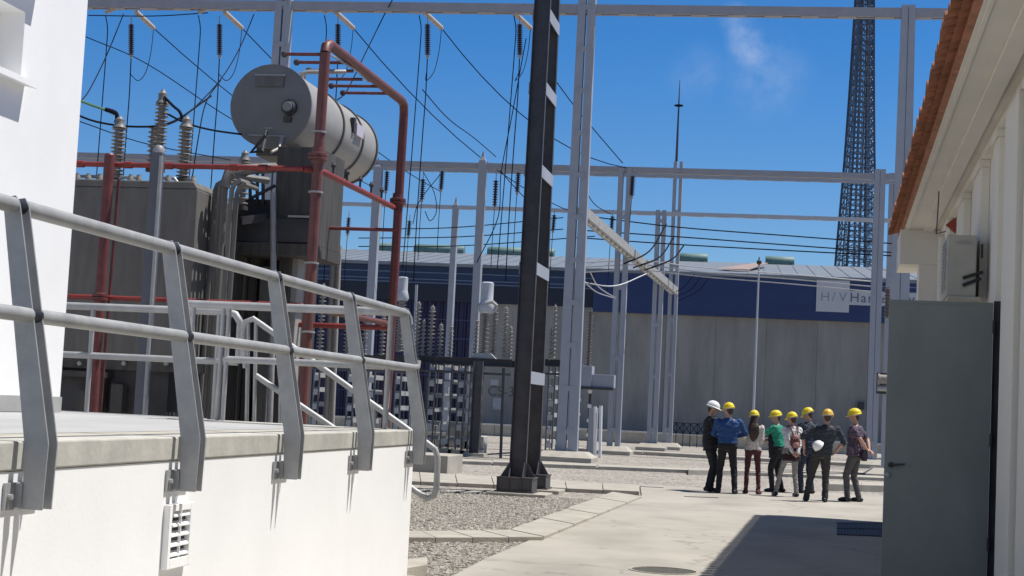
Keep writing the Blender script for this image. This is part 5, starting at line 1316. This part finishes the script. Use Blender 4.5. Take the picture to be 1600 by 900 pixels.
# plaid shirt: stripes across and down in the cloth
plaid = cloth('plaid_shirt_cloth', (.09,.065,.10)); t_ = plaid.node_tree; N = t_.nodes; L = t_.links
bs = [l for l in L if l.to_socket == N['Principled BSDF'].inputs['Base Color']][0].from_socket
co = N.new('ShaderNodeTexCoord'); prev = bs
for ax, sc_ in (('X', 9), ('Z', 9)):
    wv = N.new('ShaderNodeTexWave'); wv.bands_direction = ax; wv.inputs['Scale'].default_value = sc_; wv.inputs['Distortion'].default_value = 1.2; L.new(co.outputs['Object'], wv.inputs['Vector'])
    rp = N.new('ShaderNodeMapRange'); L.new(wv.outputs['Fac'], rp.inputs[0]); rp.inputs[1].default_value = .8; rp.inputs[2].default_value = .95
    mm_ = N.new('ShaderNodeMixRGB'); L.new(rp.outputs[0], mm_.inputs[0]); L.new(prev, mm_.inputs[1]); mm_.inputs[2].default_value = (.20,.15,.19,1) if ax == 'X' else (.03,.02,.05,1); prev = mm_.outputs[0]
L.new(prev, N['Principled BSDF'].inputs['Base Color'])

p1 = person('man in black suit and white hard hat at the left end of the group', 1107, 768, 1.80, -75, blk, blkt, whiteh, (-.10,.20,1.02), (.10,.22,1.0), hem=.80, coat=True, girth=1.05, head=(-10,-14), hint_l=(-1,-.5,-.4), hint_r=(1,-.5,-.4), palm_l=(0,0,-1), palm_r=(0,0,-1))
m = MB(); p_ = p1[1]; rings(m, [(0,.132,1.25,.010,.02),(0,.135,1.33,.03,.016),(0,.115,1.42,.045,.018),(0,.075,1.47,.055,.02)]); remesh(xf(m, p1[2]), 'white_shirt_front', whiteh, p1[0], .010, .0)
p2 = person('man in bright blue shirt and black trousers seen from behind', 1134, 771, 1.78, 4, bluec, blkt, yellow, (-.10,.27,1.08), (.16,.27,1.12), wide=1.12, girth=1.12, hem=.99, head=(35,-8), hint_l=(-1,-.4,-.4), hint_r=(1,-.3,-.3), feet=((-.15,.02),(.17,-.04)), toe=15)
p3 = person('woman with long dark hair, white top and maroon leggings', 1174, 772, 1.655, 0, whc, mar, yellow, (-.16,.22,1.18), (.06,.22,1.14), woman=True, hair='long', hem=.93, head=(6,-6), hint_l=(-1,-.3,-.35), hint_r=(.2,-.3,-1), feet=((-.12,0),(.14,-.03)), pants_r=.84, toe=18, shoes=mar)
p4 = person('person in a green shirt and dark trousers stretching an arm to the left', 1213, 769, 1.68, 70, grn, blkt, yellow, (-.24,.47,1.27), (-.12,.24,1.12), sleeve='short', hem=1.0, lean=(0,.05), head=(26,-6), hint_l=(-.5,0,-1), hint_r=(1,-.3,-.5), girth=1.08, palm_l=(0,0,-1), feet=((-.12,.05),(.12,-.08)))
m = MB(); rings(m, [(.0,.06,.74,.19,.12),(.0,.06,.95,.20,.14),(.0,.08,1.10,.195,.13),(.02,.10,1.24,.19,.12),(.02,.11,1.37,.16,.10)]); remesh(xf(m, p4[2]), 'dark_vest', blk, p4[0], .012, .012)
p5 = person('woman in a white blouse with clasped hands behind her and a small pink backpack', 1234, 776, 1.655, 22, whc2 if False else cloth('white_blouse', (.68,.67,.66)), gryp, yellow, (-.05,-.235,.90), (.05,-.245,.92), woman=True, hem=1.02, head=(26,-10), hint_l=(-1,-.5,-.1), hint_r=(1,-.5,-.1), hand_l=(.75,-.1,-.6), hand_r=(-.75,-.1,-.6), palm_l=(0,-1,-.2), palm_r=(0,-1,-.2), feet=((-.26,.16),(.14,-.02)), pants_r=.85, curl=.9, girth=1.06)
m = MB(); rings(m, [(0,-.02,.76,.19,.145),(0,-.01,.86,.20,.15),(0,0,.96,.175,.13),(0,0,1.05,.15,.115)]); remesh(xf(m, p5[2]), 'dark_tied_jacket', cloth('dark_plum_cloth', (.035,.014,.02)), p5[0], .012, .014)
p6 = person('man in dark navy standing behind the woman with the backpack', 1260, 771, 1.77, 40, nav, nav, yellow, (-.12,.25,1.1), (.10,.26,1.05), hem=.9, wide=1.08, girth=1.08, head=(25,-22), hint_l=(-1,-.3,-.4), hint_r=(1,-.3,-.4), feet=((-.10,.05),(.10,-.05)))
p7 = person('man in charcoal shirt and dark trousers, legs apart, an elbow out, seen from behind', 1276, 784, 1.735, 2, dgr, dgt, orangeh, (-.34,-.04,1.0), (.27,.12,.98), sleeve='rolled', hem=.90, wide=1.14, girth=1.12, lean=(.16,0), head=(-4,-4), hint_l=(-1,-.35,.1), hint_r=(1,-.35,0), hand_l=(-.1,.1,-1), hand_r=(-.5,.3,-.6), feet=((-.20,.05),(.15,-.02)), toe=10, pants_r=1.08)
p8 = person('man in a plaid short sleeved shirt facing left with his hands behind his back', 1333, 784, 1.775, 68, plaid, dkt, yellow, (-.03,-.24,1.02), (.05,-.27,1.0), sleeve='short', hem=.88, girth=1.08, head=(12,-8), hint_l=(-1,-.6,-.2), hint_r=(1,-.6,-.2), hand_l=(.35,-.8,-.35), hand_r=(-.3,-.8,-.4), palm_l=(0,0,-1), palm_r=(0,0,-1), feet=((-.10,.08),(.10,-.08)), curl=.9)
def place_by(root, parts_fn, name, label, cat):
    pass
# helmet carried by the man in charcoal, backpack and shoulder bag: things of their own
loc = p7[0].location
hb_ = thing('hard_hat', 'white hard hat held at the left hip of the man in the charcoal shirt', 'hard hat', (loc.x+.0, loc.y-.16, ROAD+1.06))
helmet_parts(whiteh, hb_, V((0,0,0)), Matrix.Rotation(R(75), 3, 'Y') @ Matrix.Rotation(R(25), 3, 'X') if False else Matrix.Rotation(R(-48), 3, 'Y') @ Matrix.Rotation(R(20), 3, 'X'), 1.0)
th = p5[3]; k = p5[2]; rot = Matrix.Rotation(th, 3, 'Z')
bl = p5[0].location + rot @ (V((0.0,-.19,1.04))*k)
bp_ = thing('backpack', 'small pink and brown backpack on the back of the woman in the white blouse', 'backpack', bl); bp_.rotation_euler.z = th
pk = cloth('pink_bag_cloth', (.42,.23,.20)); pkd = cloth('brown_bag_cloth', (.16,.06,.055))
m = MB(); rings(m, [(0,0,-.02,.08,.045),(0,0,.03,.105,.06),(0,0,.12,.105,.065),(0,0,.20,.085,.055),(0,0,.25,.045,.03)]); remesh(m, 'bag_body', pkd, bp_, .009, .006)
m = MB(); rings(m, [(0,-.05,.0,.06,.03),(0,-.055,.05,.07,.035),(0,-.05,.11,.06,.03)]); remesh(m, 'front_pocket', pk, bp_, .009, .004)
m = MB(); rings(m, [(0,-.035,.17,.075,.035),(0,-.035,.22,.06,.035),(0,-.02,.26,.04,.025)]); remesh(m, 'flap', pk, bp_, .009, .004)
for sd in (-1, 1):
    m = MB(); m.tube([V((sd*.04,.0,.24)), V((sd*.07,.04,.36)), V((sd*.085,.10,.42)), V((sd*.09,.19,.42)), V((sd*.095,.30,.34))], .016, 8); o = m.build('strap', pkd, None, smooth=True); o.parent = bp_
bl = p8[0].location + Matrix.Rotation(p8[3], 3, 'Z') @ V((-.02,-.20,.80))
sb = thing('shoulder_bag', 'dark shoulder bag hanging behind the hip of the man in the plaid shirt', 'bag', bl); sb.rotation_euler.z = p8[3]
m = MB(); rings(m, [(0,0,0,.10,.05),(0,0,.06,.12,.06),(0,0,.17,.115,.055),(0,0,.22,.09,.04)]); remesh(m, 'pouch', cloth('dark_bag_cloth', (.03,.02,.03)), sb, .009, .006)
m = MB(); m.tube([V((-.08,.02,.18)), V((-.12,.10,.45)), V((-.06,.16,.65))], .010, 6); o = m.build('strap', black, None, smooth=True); o.parent = sb
